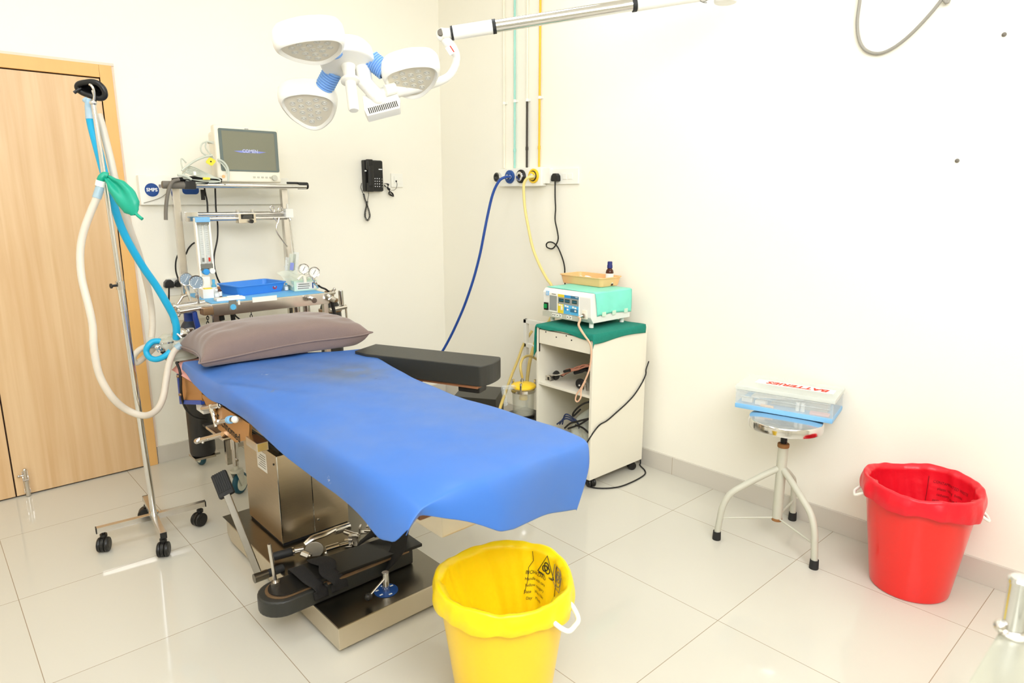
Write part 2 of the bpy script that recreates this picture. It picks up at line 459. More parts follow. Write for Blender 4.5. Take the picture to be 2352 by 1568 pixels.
# ================================================================== THE ROOM
XL, YF, ZC = -5.2, -6.0, 3.0
def struct(name, b, m, label, cat, **k):
    return tag(b.build(name, m, **k), label, cat, kind='structure')
b = MB(); b.box2((XL-.1, YF-.1, -.1), (.1, .1, 0)); struct('floor', b, 'floor_tile', 'polished cream tiled floor of the whole room', 'floor')
b = MB(); b.box2((XL-.1, YF-.1, ZC), (.1, .1, ZC+.1)); struct('ceiling', b, 'ceiling_paint', 'plain white ceiling above the frame', 'ceiling')
b = MB(); b.box2((XL-.1, 0, 0), (.1, .1, ZC)); struct('wall_back', b, 'wall_paint', 'cream painted wall with the wooden door and the black telephone', 'wall')
b = MB(); b.box2((0, YF, 0), (.1, 0, ZC)); struct('wall_right', b, 'wall_paint', 'cream painted wall with the gas outlets behind the white cabinet', 'wall')
b = MB(); b.box2((XL-.1, YF, 0), (XL, 0, ZC)); struct('wall_left', b, 'wall_paint', 'plain cream wall out of view to the left', 'wall')
b = MB(); b.box2((XL, YF-.1, 0), (0, YF, ZC)); struct('wall_front', b, 'wall_paint', 'plain cream wall out of view behind the viewer', 'wall')
b = MB(); b.box2((-2.004, -.012, 0), (-.0125, 0, .0965), bev=.002); struct('baseboard_back', b, 'skirting_tile', 'beige tile skirting under the telephone wall', 'baseboard')
b = MB(); b.box2((-.012, YF+.01, 0), (0, -.0005, .0965), bev=.002); struct('baseboard_right', b, 'skirting_tile', 'beige tile skirting along the gas outlet wall', 'baseboard')

# double door
DX1, DX0, DT = -2.010, -3.62, 2.085
d = thing('door_1', 'light wood veneer double door with orange-toned frame', 'door', (-2.65, 0, 0), kind='structure')
b = MB()
b.box2((DX1-.055, -.022, 0), (DX1, -.0005, DT), bev=.003); b.box2((DX0, -.022, 0), (DX0+.055, -.0005, DT), bev=.003)
b.box2((DX0+.055, -.022, DT-.06), (DX1-.055, -.0005, DT), bev=.003)
b.build('door_frame', 'door_frame_wood', d)
b = MB(); b.box2((DX0, -.016, DT), (DX1+.012, -.0005, DT+.012)); b.box2((DX1, -.010, .0968), (DX1+.012, -.0005, DT)); b.build('plaster_joint', 'plaster_edge', d)
b = MB(); b.box2((DX0+.055, -.004, .0005), (DX1-.055, -.0008, DT-.06)); b.build('door_gap_shade', 'dark_gap', d)  # dark backing sheet standing in for the shade in the door gaps
GX = -2.652
b = MB(); b.box2((GX+.003, -.018, .008), (DX1-.059, -.005, DT-.066), bev=.002); lf = b.build('door_leaf', 'door_veneer', d)
b = MB(); b.box2((DX0+.059, -.018, .008), (GX-.003, -.005, DT-.066), bev=.002); lf2 = b.build('door_leaf', 'door_veneer', d)
b = MB(); bx = -2.605
b.cyl((bx, -.030, .003), (bx, -.030, .082), .0105, seg=18); b.cyl((bx, -.030, .088), (bx, -.030, .135), .008, seg=16); b.ball((bx, -.030, .137), .0095)
b.cyl((bx-.024, -.030, .112), (bx, -.030, .112), .004); b.ball((bx-.026, -.030, .112), .007)
b.box2((bx-.013, -.030, .02), (bx+.013, -.018, .032)); b.box2((bx-.013, -.030, .085), (bx+.013, -.018, .098)); b.box2((bx-.012, -.0198, .015), (bx+.012, -.0178, .13))
b.build('tower_bolt', 'chrome_worn', lf)

# glowing panels added on the unseen ceiling to fill the room with light
k = 0
spots = [(-.95, -1.7), (-2.75, -1.7), (-4.4, -1.7), (-.95, -3.4), (-2.75, -3.4), (-4.4, -3.4), (-.95, -5.0), (-2.75, -5.0), (-4.4, -5.0)]
words = ['above the cabinet corner', 'above the operating table head', 'above the door', 'above the red bin', 'above the viewer', 'by the left wall middle', 'in the front right corner', 'in the front middle', 'in the front left corner']
for (x, y), wd in zip(spots, words):
    t = thing('ceiling_light', 'added glowing fill panel on the unseen ceiling '+wd, 'fill light', (x, y, ZC), group='added ceiling fill panels')
    b = MB()
    for s in (-1, 1):
        b.box2((x+s*.30, y-.31, ZC-.03), (x+s*.31, y+.31, ZC)); b.box2((x-.31, y+s*.30, ZC-.03), (x+.31, y+s*.31, ZC))
    b.build('frame', 'white_enamel', t)
    b = MB(); b.box2((x-.30, y-.30, ZC-.022), (x+.30, y+.30, ZC-.002)); b.build('diffuser', 'panel_glow' if y > -2 else ('panel_glow_mid' if y > -4 else 'panel_glow_dim'), t)

# ================================================================== WALL FITTINGS
# call panel behind the trolley
a = at(316, 402, y=-.04); c = at(466, 470, y=-.04)
t = thing('wall_trunking_panel', 'long white wall panel with round blue sticker behind the equipment rack', 'wall panel', ((a.x+c.x)/2, 0, c.z))
b = MB(); b.box2((a.x, -.045, c.z), (-1.15, -.0005, a.z), bev=.006); b.build('body', 'white_plastic', t)
p = at(349, 436, y=-.047)
b = MB(); b.cyl((p.x, -.0445, p.z), (p.x, -.047, p.z), .034, seg=36); st = b.build('sticker', 'label_blue', t)
text('lettering', 'SMPS', .024, frame((p.x, -.0474, p.z), (1, 0, 0), (0, 0, 1)), 'print_white', st, bold=.0008)
p = at(438, 436, y=-.047)
b = MB(); b.prism(rrect(.085, .046, .018), 0, .002, frame((p.x, -.0445, p.z), (1, 0, 0), (0, 0, 1))); st = b.build('sticker', 'label_blue', t)
b = MB(); b.tube(ats([(330, 466), (352, 460), (372, 452), (386, 440)], y=-.048), .0016, seg=6); b.build('wire', 'loop_cable', t)

# black telephone
a = at(838, 368, y=-.05); c = at(882, 440, y=-.05)
X0, X1, Z0, Z1 = a.x, c.x, c.z, a.z+.004
t = thing('wall_telephone', 'black push-button telephone hung on the cream wall', 'telephone', ((X0+X1)/2, 0, Z0))
b = MB(); b.box2((X0, -.042, Z0), (X1, -.0005, Z1), bev=.008); b.box2((X0+.05, -.050, Z0+.004), (X1-.002, -.036, Z1-.004), bev=.006); b.build('body', 'black_plastic', t)
b = MB()
hx = X0+.026
b.box2((hx-.022, -.072, Z1-.062), (hx+.022, -.044, Z1+.003), bev=.009, seg=3); b.box2((hx-.022, -.072, Z0-.002), (hx+.022, -.044, Z0+.055), bev=.009, seg=3)
b.box2((hx-.016, -.078, Z0+.03), (hx+.018, -.058, Z1-.035), bev=.008, seg=3); b.build('handset', 'black_plastic', t)
b = MB(); b.box2((X0-.002, -.055, Z0+.125), (X0+.006, -.045, Z0+.133)); b.build('hook', 'print_white', t)
kp = None
for r_ in range(4):
    for c_ in range(3):
        b = MB(); kx = X1-.066+c_*.0165; kz = Z0+.082-r_*.0165
        b.box2((kx-.0055, -.0535, kz-.0045), (kx+.0055, -.0495, kz+.0045), bev=.001); kp = b.build('key', 'black_plastic', t)
        m = MB(); m.box2((kx-.0028, -.0541, kz-.0026), (kx+.0028, -.0534, kz+.0026)); m.build('numeral', 'print_white', kp)
for r_ in range(4):
    b = MB(); kz = Z0+.080-r_*.0165; b.box2((X1-.016, -.0525, kz-.0025), (X1-.005, -.0495, kz+.0025)); b.build('key', 'print_grey', t)
b = MB(); b.box2((X1-.034, -.0508, Z1-.06), (X1-.008, -.0495, Z1-.054)); b.build('badge', 'print_white', t)
def coil(pts, r, pitch, wire, seg=6):
    P = spline(pts, 10); out = []; L = 0; prev = None
    for i in range(len(P)-1):
        d_ = P[i+1]-P[i]; tt = d_.normalized(); ex = tt.cross(V((0, 1, 0)))
        ex = ex.normalized() if ex.length > .1 else V((1, 0, 0)); ey = tt.cross(ex)
        st_ = max(1, int(d_.length/pitch*8))
        for q in range(st_):
            L += d_.length/st_; an = 2*PI*L/pitch
            out.append(P[i]+d_*(q/st_)+(ex*math.cos(an)+ey*math.sin(an))*r)
    return out
cpts = ats([(835, 445), (838, 458), (843, 472), (848, 488), (849, 499), (844, 506), (839, 500), (839, 488), (842, 474), (844, 462)], y=-.022)
b = MB(); b.tube(coil(cpts, .0055, .0065, .002), .0018, seg=6, sm=False); b.tube(ats([(831, 420), (829, 430), (832, 440), (835, 446)], y=-.02), .002, seg=6); b.tube(ats([(844, 462), (846, 452), (847, 441)], y=-.022), .0016, seg=6); b.build('coiled_cord', 'wire_black', t)
b = MB()
for q in range(4):
    o_ = q*1.2
    b.tube(ats([(882, 421), (889+o_*1.2, 423), (893-o_, 433), (899+o_, 444), (905-o_*.6, 451), (897-o_*1.4, 445), (893+o_*.8, 434), (886-o_*.5, 428), (883, 424)], y=-.018-.003*q), .0017, seg=6)
b.tube(ats([(898, 437), (906, 436), (911, 430), (912, 422), (910, 416)], y=-.014), .0014, seg=6)
b.build('line_cord', 'wire_black', t)
a = at(898, 398, y=-.01); c = at(926, 430, y=-.01)
t = thing('phone_socket', 'small white square phone socket right of the telephone', 'socket', ((a.x+c.x)/2, 0, c.z))
b = MB(); b.box2((a.x, -.010, c.z), (c.x, -.0005, a.z), bev=.003); b.build('plate', 'white_plastic', t)
b = MB(); b.box2((a.x+.022, -.013, c.z+.022), (c.x-.014, -.0095, a.z-.018), bev=.001); b.build('insert', 'white_plastic', t)
p = at(910, 416, y=-.014); b = MB(); b.box2((p.x-.005, -.016, p.z-.005), (p.x+.005, -.0125, p.z+.005)); b.build('jack', 'wire_black', t)

# double socket low on the back wall, behind the trolley
t = thing('power_socket', 'white wall socket board with two black plugs behind the left gauges', 'socket', (-1.8, 0, .93))
a = at(383, 640, y=-.03); c = at(432, 676, y=-.03)
b = MB(); b.box2((a.x, -.03, c.z), (c.x+.12, -.0005, a.z), bev=.004); b.build('plate', 'white_plastic', t)
b = MB(); b.box2((a.x+.005, -.028, c.z-.14), (c.x+.11, -.0005, c.z), bev=.003); b.build('back_box', 'cream_plastic', t)
def plug(p, n, sz, parent, name='plug'):
    """rounded three-pin plug, n = direction out of the wall"""
    n = V(n); M = frame(p, V((0, 0, 1)).cross(n), (0, 0, 1))
    b = MB(); b.prism([(-.5*sz, -.3*sz), (-.42*sz, -.45*sz), (.42*sz, -.45*sz), (.5*sz, -.3*sz), (.45*sz, .15*sz), (.2*sz, .42*sz), (-.2*sz, .42*sz), (-.45*sz, .15*sz)], 0, .032, M, bev=.004)
    return b.build(name, 'black_plastic', parent)
p = at(388, 651, y=-.05); plug((p.x, -.0305, p.z), (0, -1, 0), .05, t)
p = at(412, 650, y=-.05); plug((p.x, -.0305, p.z), (0, -1, 0), .045, t)
b = MB(); b.tube(ats([(388, 658), (388, 680), (388, 700), (391, 722), (396, 742)], y=-.05), .0045, seg=8); b.build('cord', 'wire_black', t)
b = MB(); b.tube(ats([(410, 642), (404, 622), (404, 600), (410, 583), (418, 580), (426, 584)], y=-.045)+ats([(432, 572), (440, 562), (447, 557)], y=-.03), .0042, seg=8); b.build('cord', 'wire_black', t)

# medical gas outlet panel on the right wall
t = thing('gas_outlet_panel', 'white wall box with four round gas outlets in white blue black and yellow', 'gas outlet panel', (0, -.8, 1.51))
yA, yB = at(1146, 408, x=-.045).y, at(1243, 408, x=-.045).y
zB, zT = at(1200, 427, x=-.045).z, at(1200, 386, x=-.045).z
ym = (yA+yB)/2
b = MB(); b.box2((-.045, ym+.0015, zB), (-.0005, yA, zT), bev=.004); b.box2((-.048, yB, zB-.002), (-.0005, ym-.0015, zT+.002), bev=.004); b.build('housing', 'white_plastic', t)
b = MB(); b.box2((-.03, yB-.055, zB+.012), (-.0005, yB-.001, zT-.004), bev=.003); b.build('cable_duct', 'white_plastic', t)
def outlet(px, py, rings, parent):
    p = at(px, py, x=-.05); o = None
    for r0, r1, h0, h1, m in rings:
        b = MB(); M = frame((-.046, p.y, p.z), (0, -1, 0), (0, 0, 1))
        b.lathe([(r1, h0), (r1, h1-.002), (r1-.002, h1), (r0, h1), (r0, h0)] if r0 > 0 else [(r1, h0), (r1, h1-.002), (r1-.002, h1), (.0005, h1)], M, seg=32)
        q = b.build('outlet' if o is None else ('collar' if r0 > 0 else 'valve'), m, parent if o is None else o)
        if o is None: o = q
    return o
plabel(outlet(1144, 407, [(.018, .030, 0, .018, 'chrome'), (0, .019, 0, .012, 'black_plastic')], t), 'plain chrome outlet')
plabel(outlet(1171, 406, [(.026, .040, 0, .012, 'oxygen_blue'), (.014, .027, 0, .020, 'oxygen_blue'), (0, .013, 0, .030, 'chrome')], t), 'blue outlet')
plabel(outlet(1197, 405, [(.026, .040, 0, .012, 'black_plastic'), (.014, .028, 0, .022, 'chrome'), (0, .014, 0, .016, 'black_plastic')], t), 'black outlet')
plabel(outlet(1226, 404, [(.030, .042, 0, .012, 'vacuum_yellow'), (.024, .031, 0, .015, 'black_plastic'), (.014, .025, 0, .022, 'vacuum_yellow'), (0, .015, 0, .030, 'chrome')], t), 'yellow outlet')
def pipe(px0, px1, py_low, py_clip, mat_low, label, pyjoint=None, split=None, rad=.0065):
    lo = at(px1, py_low, x=-.012); q = at(px0, 0, x=-.012)
    tp = V((-.012, q.y, ZC-.001)); lo = V((-.012, lo.y, max(lo.z, zT+.003)))
    t = thing('gas_pipe', label, 'pipe', lo, group='gas pipes on the right wall')
    if split:
        mid = at(px1, split, x=-.012); mid = V((-.012, lo.y, mid.z))
        b = MB(); b.cyl(lo, mid, rad, seg=12); b.build('pipe', mat_low, t)
        b = MB(); b.cyl(mid+V((0, 0, .0)), (tp.x, mid.y, tp.z), rad*.95, seg=12); plabel(b.build('pipe', 'pipe_white', t), 'white upper length of pipe')
    else:
        b = MB(); b.cyl(lo, (tp.x, lo.y, tp.z), rad, seg=12); b.build('pipe', mat_low, t)
    cl = at(px1, py_clip, x=-.012); zc = cl.z
    b = MB(); b.box2((-.006, lo.y-.020, zc-.007), (-.0005, lo.y+.020, zc+.007), bev=.001); b.cyl((-.012, lo.y, zc-.008), (-.012, lo.y, zc+.008), rad+.004, seg=14); b.build('pipe_clip', 'white_plastic', t)
    if pyjoint:
        z_ = at(px1, pyjoint, x=-.012).z
        b = MB(); b.lathe([(rad, -.012), (rad+.002, -.008), (rad+.002, .008), (rad, .012)], Mx.Translation((-.012, lo.y, z_)), seg=14); b.build('solder_joint', mat_low, t)
pipe(1158, 1158, 386, 237, 'pipe_white', 'cream wall-coloured gas pipe, left of the teal pipe', rad=.006)
pipe(1183, 1182, 386, 232, 'pipe_teal', 'pale teal gas pipe running up the right wall', 345)
pipe(1210, 1210, 386, 230, 'pipe_black', 'gas pipe black below and white above, between teal and yellow pipes', 341, 232)
pipe(1239, 1238, 386, 224, 'pipe_yellow', 'yellow gas pipe running up the right wall', 339)

# switched socket with plug
t = thing('switch_socket', 'white switched socket plate right of the gas outlets', 'socket', (0, -1.17, 1.52))
yA, yB = at(1262, 405, x=-.012).y, at(1328, 405, x=-.012).y; zB, zT = at(1290, 423, x=-.012).z, at(1290, 387, x=-.012).z
b = MB(); b.box2((-.012, yB, zB), (-.0005, yA, zT), bev=.003); b.build('plate', 'white_plastic', t)
for f0, f1 in ((.48, .62), (.66, .82)):
    b = MB(); b.box2((-.016, yA+(yB-yA)*f1, zB+.028), (-.0115, yA+(yB-yA)*f0, zT-.028), bev=.002); b.build('switch', 'white_plastic', t)
t = thing('power_cord', 'black plug and looped cord hanging from the switched socket', 'power cord', (-.02, -1.13, .98))
p = at(1276, 407, x=-.03); plug((-.0125, p.y, p.z), (-1, 0, 0), .052, t)
b = MB(); b.tube(ats([(1275, 414), (1275, 450), (1276, 480), (1275, 505), (1280, 530), (1282, 548), (1277, 562), (1268, 571), (1257, 568), (1255, 561), (1260, 556), (1270, 557), (1280, 566), (1287, 580), (1294, 600), (1297, 616), (1297, 628)], x=-.022)
    + [at(1297, 640, x=-.03), at(1298, 655, x=-.04)], .0042, seg=8); b.build('cord', 'wire_black', t)

# hoses from the gas outlets
t = thing('blue_gas_hose', 'dark blue gas hose drooping from the blue wall outlet', 'hose', (-.06, -.7, .5))
b = MB(); b.tube([at(1172, 406, x=-.080), at(1160, 407, x=-.12), at(1146, 416, x=-.15), at(1132, 445, x=-.17), at(1121, 490, x=-.19), at(1112, 535, x=-.21), at(1101, 590, x=-.23), at(1083, 655, x=-.26), at(1057, 725, x=-.30), at(1020, 800, x=-.36), at(972, 870, x=-.45), at(920, 930, x=-.58), at(860, 985, x=-.8)], .0085, seg=12); b.build('hose', 'hose_blue', t)
b = MB(); p = at(1172, 406, x=-.05); b.cyl(at(1171, 406, x=-.05), at(1171, 406, x=-.085), .010, seg=14); b.build('probe', 'chrome', t)
t = thing('cream_vacuum_hose', 'pale yellow vacuum hose hanging from the yellow wall outlet', 'hose', (-.06, -1.0, .6))
b = MB(); b.tube([at(1226, 405, x=-.08), at(1213, 408, x=-.11), at(1204, 420, x=-.12), at(1203, 440, x=-.12), at(1206, 480, x=-.115), at(1214, 525, x=-.11), at(1224, 570, x=-.10), at(1240, 610, x=-.09), at(1256, 640, x=-.08), at(1268, 662, x=-.07), at(1268, 720, x=-.05), at(1258, 760, x=-.05), V((-.05, -1.40, .60)), V((-.09, -1.36, .45)), V((-.15, -1.30, .38))], .0085, seg=12); b.build('hose', 'hose_cream', t)
b = MB(); b.cyl(at(1226, 404, x=-.052), at(1226, 405, x=-.084), .010, seg=14); b.build('probe', 'chrome', t)

# grey cable loop at the top of the right wall
b = MB(); b.tube([V((-.02, at(1978, -60, x=-.02).y, ZC-.01)), at(1980, -60, x=-.018), at(1975, 0, x=-.015), at(1969, 50, x=-.013), at(1973, 90, x=-.012), at(1988, 115, x=-.012), at(2016, 123, x=-.012), at(2048, 112, x=-.012), at(2085, 85, x=-.012), at(2125, 45, x=-.013), at(2162, 0, x=-.015), at(2190, -50, x=-.018), V((-.02, at(2190, -60, x=-.02).y, ZC-.01))], .0062, seg=10, n=8)
tag(b.build('hanging_cable', 'loop_cable'), 'grey cable looping down the right wall from above', 'cable')
for px, py, wd in ((2306, 79, 'upper dark screw head high on the right wall'), (2198, 369, 'lower dark screw head on the bare right wall')):
    p = at(px, py, x=-.004); b = MB(); b.lathe([(.0075, 0), (.0075, .002), (.004, .005), (.0003, .006)], frame((-.0005, p.y, p.z), (0, -1, 0), (0, 0, 1)), seg=14)
    tag(b.build('wall_screw', 'grey_rubber'), wd, 'screw')
# ================================================================== OPERATING TABLE
TX0, TX1, TXC = -2.07, -1.545, -1.80
t = thing('operating_table', 'stainless steel operating table under the blue sheet, on a flat floor base', 'operating table', (TXC, -1.65, 0))
b = MB(); b.prism([(-2.035, -2.15), (-1.555, -2.15), (-1.555, -1.10), (-2.0, -1.10), (-2.022, -1.12), (-2.035, -1.20)], .016, .095, bev=.004)
base = b.build('base', 'steel_plate', t)
b = MB(); b.box2((-2.0352+.004, -2.146, .0945), (-1.559, -1.104, .0962)); b.build('base_cover', 'steel_dark', base)  # darker sheet: the dark reflection on the base top put into colour
for x, y in ((-1.99, -2.10), (-1.60, -2.10), (-1.60, -1.15), (-1.96, -1.16)):
    b = MB(); b.cyl((x, y, 0), (x, y, .017), .03, seg=20); b.build('foot', 'black_rubber', t)
b = MB(); b.box2((-1.945, -1.53, .108), (-1.655, -1.19, .475), bev=.003)
ped = b.build('pedestal', 'steel_brushed', t)
b = MB(); b.box2((-1.940, -1.525, .0955), (-1.66, -1.195, .109)); b.build('plinth_gap', 'black_rubber', ped)
b = MB(); b.box2((-1.8105, -1.5318, .112), (-1.8075, -1.5295, .472)); b.box2((-1.946, -1.5312, .11), (-1.9425, -1.5275, .474)); b.build('seam', 'chrome', ped)
for z in (.16, .40):
    b = MB(); b.cyl((-1.79, -1.5295, z), (-1.79, -1.533, z), .0045, seg=12); b.build('screw', 'chrome', ped)
b = MB(); b.cyl((-1.9445, -1.50, .435), (-1.948, -1.50, .435), .004, seg=12); b.build('screw', 'black_plastic', ped)
b = MB(); b.box2((-1.9462, -1.43, .375), (-1.9445, -1.335, .455)); lb = b.build('label', 'paper', ped)
for k in range(6):
    b = MB(); b.box2((-1.9466, -1.42, .388+k*.010), (-1.946, -1.345-.012*(k % 3), .391+k*.010)); b.build('print', 'print_grey', lb)
b = MB()
for k in range(5): b.box2((-1.925+.004*(k % 2), -1.51+.004*(k % 2), .475+k*.017), (-1.675-.004*(k % 2), -1.21-.004*(k % 2), .492+k*.017))
b.build('bellows', 'black_rubber', t)
b = MB(); b.box2((-1.98, -1.95, .56), (-1.62, -1.15, .60), bev=.004); b.build('cross_frame', 'steel_brushed', t)
b = MB(); b.box2((-1.985, -2.66, .60), (-1.57, -.88, .67), bev=.006); b.build('top_frame', 'steel_plate', t)
b = MB(); b.box2((TX0+.02, -2.66, .671), (TX1, -.86, .70), bev=.004); b.build('table_board', 'brown_wood', t)
for y0, y1 in ((-1.22, -.88), (-1.95, -1.23), (-2.71, -1.96)):
    b = MB(); b.box2((TX0+.02, y0+(.04 if y0 < -2.5 else 0), .701), (TX1, y1, .738), bev=.014, seg=3); b.build('mattress_section', 'black_vinyl', t)
# side plates with the maker's lettering and head end plate; reflected door tan painted in
sx = -2.072
b = MB(); Msd = frame((sx, 0, 0), (0, -1, 0), (0, 0, 1))
b.prism([(1.14, .675), (1.66, .675), (1.645, .612), (1.51, .562), (1.33, .566), (1.24, .62)], 0, .012, Msd, bev=.002)
pl = b.build('side_plate', 'tan_steel', t)
text('lettering', 'Technomed', .050, frame((sx-.0125, -1.440, .601), (0, -1, -.10), (0, 0, 1)), 'print_black', pl)
b = MB(); b.prism([(.875, .70), (1.175, .70), (1.165, .640), (.875, .575)], 0, .010, frame((sx-.004, 0, 0), (0, -1, 0), (0, 0, 1)), bev=.002); hp = b.build('head_plate', 'tan_steel', t)
b = MB(); b.prism([(.865, .70), (.885, .70), (.885, .585), (1.165, .648), (1.167, .630), (.865, .563)], 0, .014, frame((sx-.004, 0, 0), (0, -1, 0), (0, 0, 1))); b.build('trim', 'sheet_blue_trim', hp)
b = MB(); b.box2((-2.06, -1.08, .56), (-1.99, -.99, .60), bev=.004); b.build('label', 'paper', hp)
# accessory rails
for x in (-2.094, -1.522):
    b = MB(); b.box2((x-.004, -2.45, .690), (x+.004, -1.70, .714), bev=.002)
    for y in (-1.75, -2.05, -2.38): b.cyl((x, y, .702), (x+(.04 if x < -1.8 else -.03), y, .702), .008, seg=12)
    b.build('accessory_rail', 'chrome', t)
b = MB(); b.box2((-2.100, -1.76, .60), (-2.06, -1.66, .632), bev=.003); b.build('rail_bracket', 'chrome_worn', t)
# rail clamps on the left side
x = -2.10
pk = lambda q, xx=x: at(q[0], q[1], x=xx)
b = MB()
b.tube([pk((466, 938)), pk((486, 934)), pk((507, 929))], .010, seg=14, sm=False); b.cyl(pk((486, 928)), pk((489, 944)), .012, seg=14); b.ball(pk((505, 930)), .013)
b.cyl(pk((487, 940), -2.095), pk((498, 980), -2.095), .009, seg=14); b.cyl(pk((490, 944), -2.093), pk((493, 955), -2.093), .012, seg=14)
cl = b.build('rail_clamp', 'chrome', t)
b = MB(); b.cyl(pk((500, 969)), pk((532, 963)), .009, seg=14); b.cyl(pk((500, 969)), pk((506, 968)), .012, seg=14); cl2 = b.build('clamp_screw', 'chrome', t)
b = MB(); b.cyl(pk((526, 964)), pk((531, 963)), .015, seg=18); b.build('washer', 'box_blue', cl2)
b = MB(); b.ball(pk((540, 963)), .013, (1, 1.3, 1)); b.build('knob', 'white_plastic', cl2)
b = MB(); b.cyl(pk((452, 1013), -2.12), pk((512, 997), -2.09), .010, seg=16); b.cyl(pk((452, 1013), -2.12), pk((458, 1011), -2.12), .0115, seg=16); b.ball(pk((466, 1016), -2.125), .005); b.build('release_handle', 'chrome', t)
b = MB(); b.box2(pk((506, 992), -2.09)-V((.0, .02, .02)), pk((506, 992), -2.04)+V((0, .02, .02)), bev=.006); b.build('handle_block', 'chrome_worn', t)
b = MB(); b.box2(pk((504, 985), -2.06)-V((.0, .03, .045)), pk((504, 985), -2.0)+V((.0, .03, .03)), bev=.006); b.build('gear_housing', 'black_rubber', t)
# floor lock lever with blue disc
c = V((-1.806, -2.068, .0965))
b = MB(); b.cyl(c, c+V((0, 0, .0025)), .042, seg=36); dsc = b.build('lock_disc', 'label_blue', t)
for k in range(5):
    a_ = R(20+k*62); q = c+V((math.cos(a_)*.031, math.sin(a_)*.031, .0027)); b = MB(); b.box(q, (.012, .006, .0006)); b.build('mark', 'print_white', dsc)
b = MB(); b.cyl(c, c+V((0, 0, .072)), .0125, seg=20); b.cyl(c+V((0, 0, .066)), c+V((0, 0, .0725)), .0085, seg=16); pz = b.build('lock_post', 'chrome', t)
b = MB(); q = at(846, 1370, z=.125); b.cyl(c+V((-.008, -.004, .052)), q, .0045, seg=12); b.build('lock_lever', 'chrome', pz)
b = MB(); b.ball(q, .0135); b.build('lever_knob', 'black_plastic', pz)
# foot pump pedal
pv = at(596, 1324, x=-2.105); pt = at(521, 1135, x=-2.105)
b = MB(); ax = (pt-pv).normalized(); sd = V((0, 0, 1)).cross(ax).normalized()
L = (pt-pv).length; wd = (RGT-ax*RGT.dot(ax)).normalized()
b.box2((-.005, -.012, -.008), (L+.03, .012, .008), bev=.002, M=frame(pv, ax, wd))
b.cyl(pv+V((-.02, 0, 0)), pv+V((.03, 0, 0)), .017, seg=18)
pd = b.build('pump_lever', 'steel_dark', t)
b = MB(); b.cyl(pv+V((.03, 0, 0)), pv+V((.09, -.0, 0)), .015, seg=18, bev=.003); b.build('pivot_sleeve', 'black_rubber', t)
b = MB(); Mpd = frame(pt+ax*.045, ax, wd) 
b.box((0, 0, 0), (.105, .060, .020), Mpd, bev=.007, seg=3)
for k in range(6): b.box((.008, -.020+k*.008, .011), (.085, .0035, .004), Mpd)
for k in range(6): b.box((.008, -.020+k*.008, -.011), (.085, .0035, .004), Mpd)
b.build('pedal_pad', 'black_rubber', pd)

# ------------------------------------------------------------------ blue sheet
ZT = .776
def lerp(a, b_, t_): return a+(b_-a)*t_
def ip(x, pts):
    if x <= pts[0][0]: return pts[0][1]
    for (x0, y0), (x1, y1) in zip(pts, pts[1:]):
        if x <= x1:
            f = (x-x0)/(x1-x0); f = f*f*(3-2*f); return y0+(y1-y0)*f
    return pts[-1][1]
HL = [(.9, .030), (.96, .040), (1.2, .055), (1.46, .078), (1.9, .078), (2.3, .120), (2.5, .120), (2.61, .128), (2.68, .105), (2.73, .045)]
HF = [(0, .028), (.10, .066), (.36, .150), (.46, .166), (.56, .172), (.7, .182), (1, .205)]
BF = -2.722
XR = [(1.25, -1.402), (1.464, -1.445), (1.818, -1.508), (2.126, -1.538), (2.215, -1.541), (2.378, -1.527), (2.512, -1.523), (2.73, -1.505)]
def ip2(x, pts):
    if x <= pts[0][0]: return pts[0][1]
    for (x0, y0), (x1, y1) in zip(pts, pts[1:]):
        if x <= x1: return y0+(y1-y0)*(x-x0)/(x1-x0)
    return pts[-1][1]
def noise2(x, y): return math.sin(3.1*x+1.7*y)*.5+math.sin(7.3*x-4.1*y+1.3)*.3+math.sin(13*x+9*y+.5)*.2
def sheet(u, v):
    # u: across in "columns" (0-.18 left hang, .18-.92 top, .92-1 right hang), v: 0-.84 head to foot, .84-1 foot hang
    t_ = min(v/.84, 1); fo = max(0, (v-.84)/.16)
    s_ = min(max((u-.18)/.74, 0), 1); lo = max(0, (.18-u)/.18); ro = max(0, (u-.92)/.08)
    y = lerp(lerp(-.955, -1.285, s_), BF, t_)
    xr = ip2(-y, XR)
    x = lerp(-2.082, xr, s_)
    z = ZT + .004*noise2(x*3, y*2.2)
    # wide soft roll along the left edge, deeper towards the foot
    e = max(0, 1-(x+2.082)/.17); z -= (.010+.012*t_)*e*e
    e = max(0, 1-(y-BF)/.15); z -= .014*e*e
    # diagonal soft folds
    q = (x+1.95)*1.2+(y+1.75)*.55; z += .010*math.exp(-(q/.035)**2)*max(0, 1-abs(y+1.45)/.5)*max(0, 1-(x+2.08)/.32)
    if lo:
        h = ip(-y, HL)*lo; k = 1-math.exp(-h/.035)
        x -= .030*k + .34*h*max(0, (-y-2.1)/.6)*.5 + .012*lo*math.sin(y*9+.6)
        z -= h - .012*k
    if ro:
        h = .045*ro*(1-.9*fo); x += .006*(1-math.exp(-h/.02)); z -= h
    if fo:
        h = ip2(s_, HF)*fo; k = 1-math.exp(-h/.04)
        y -= .028*k + .02*fo*math.sin(s_*5.2+.5) - .035*fo*max(0, 1-s_/.35)
        z -= h - .012*k; x -= (.060*fo*s_**3 if not ro else .060*fo)
    return V((x, y, z))
b = MB(); b.grid(sheet, 64, 90)
tag(b.build('vinyl_sheet', 'sheet_vinyl', solid=.0022, sub=1, smooth=180), 'blue vinyl sheet draped over the operating table', 'sheet')
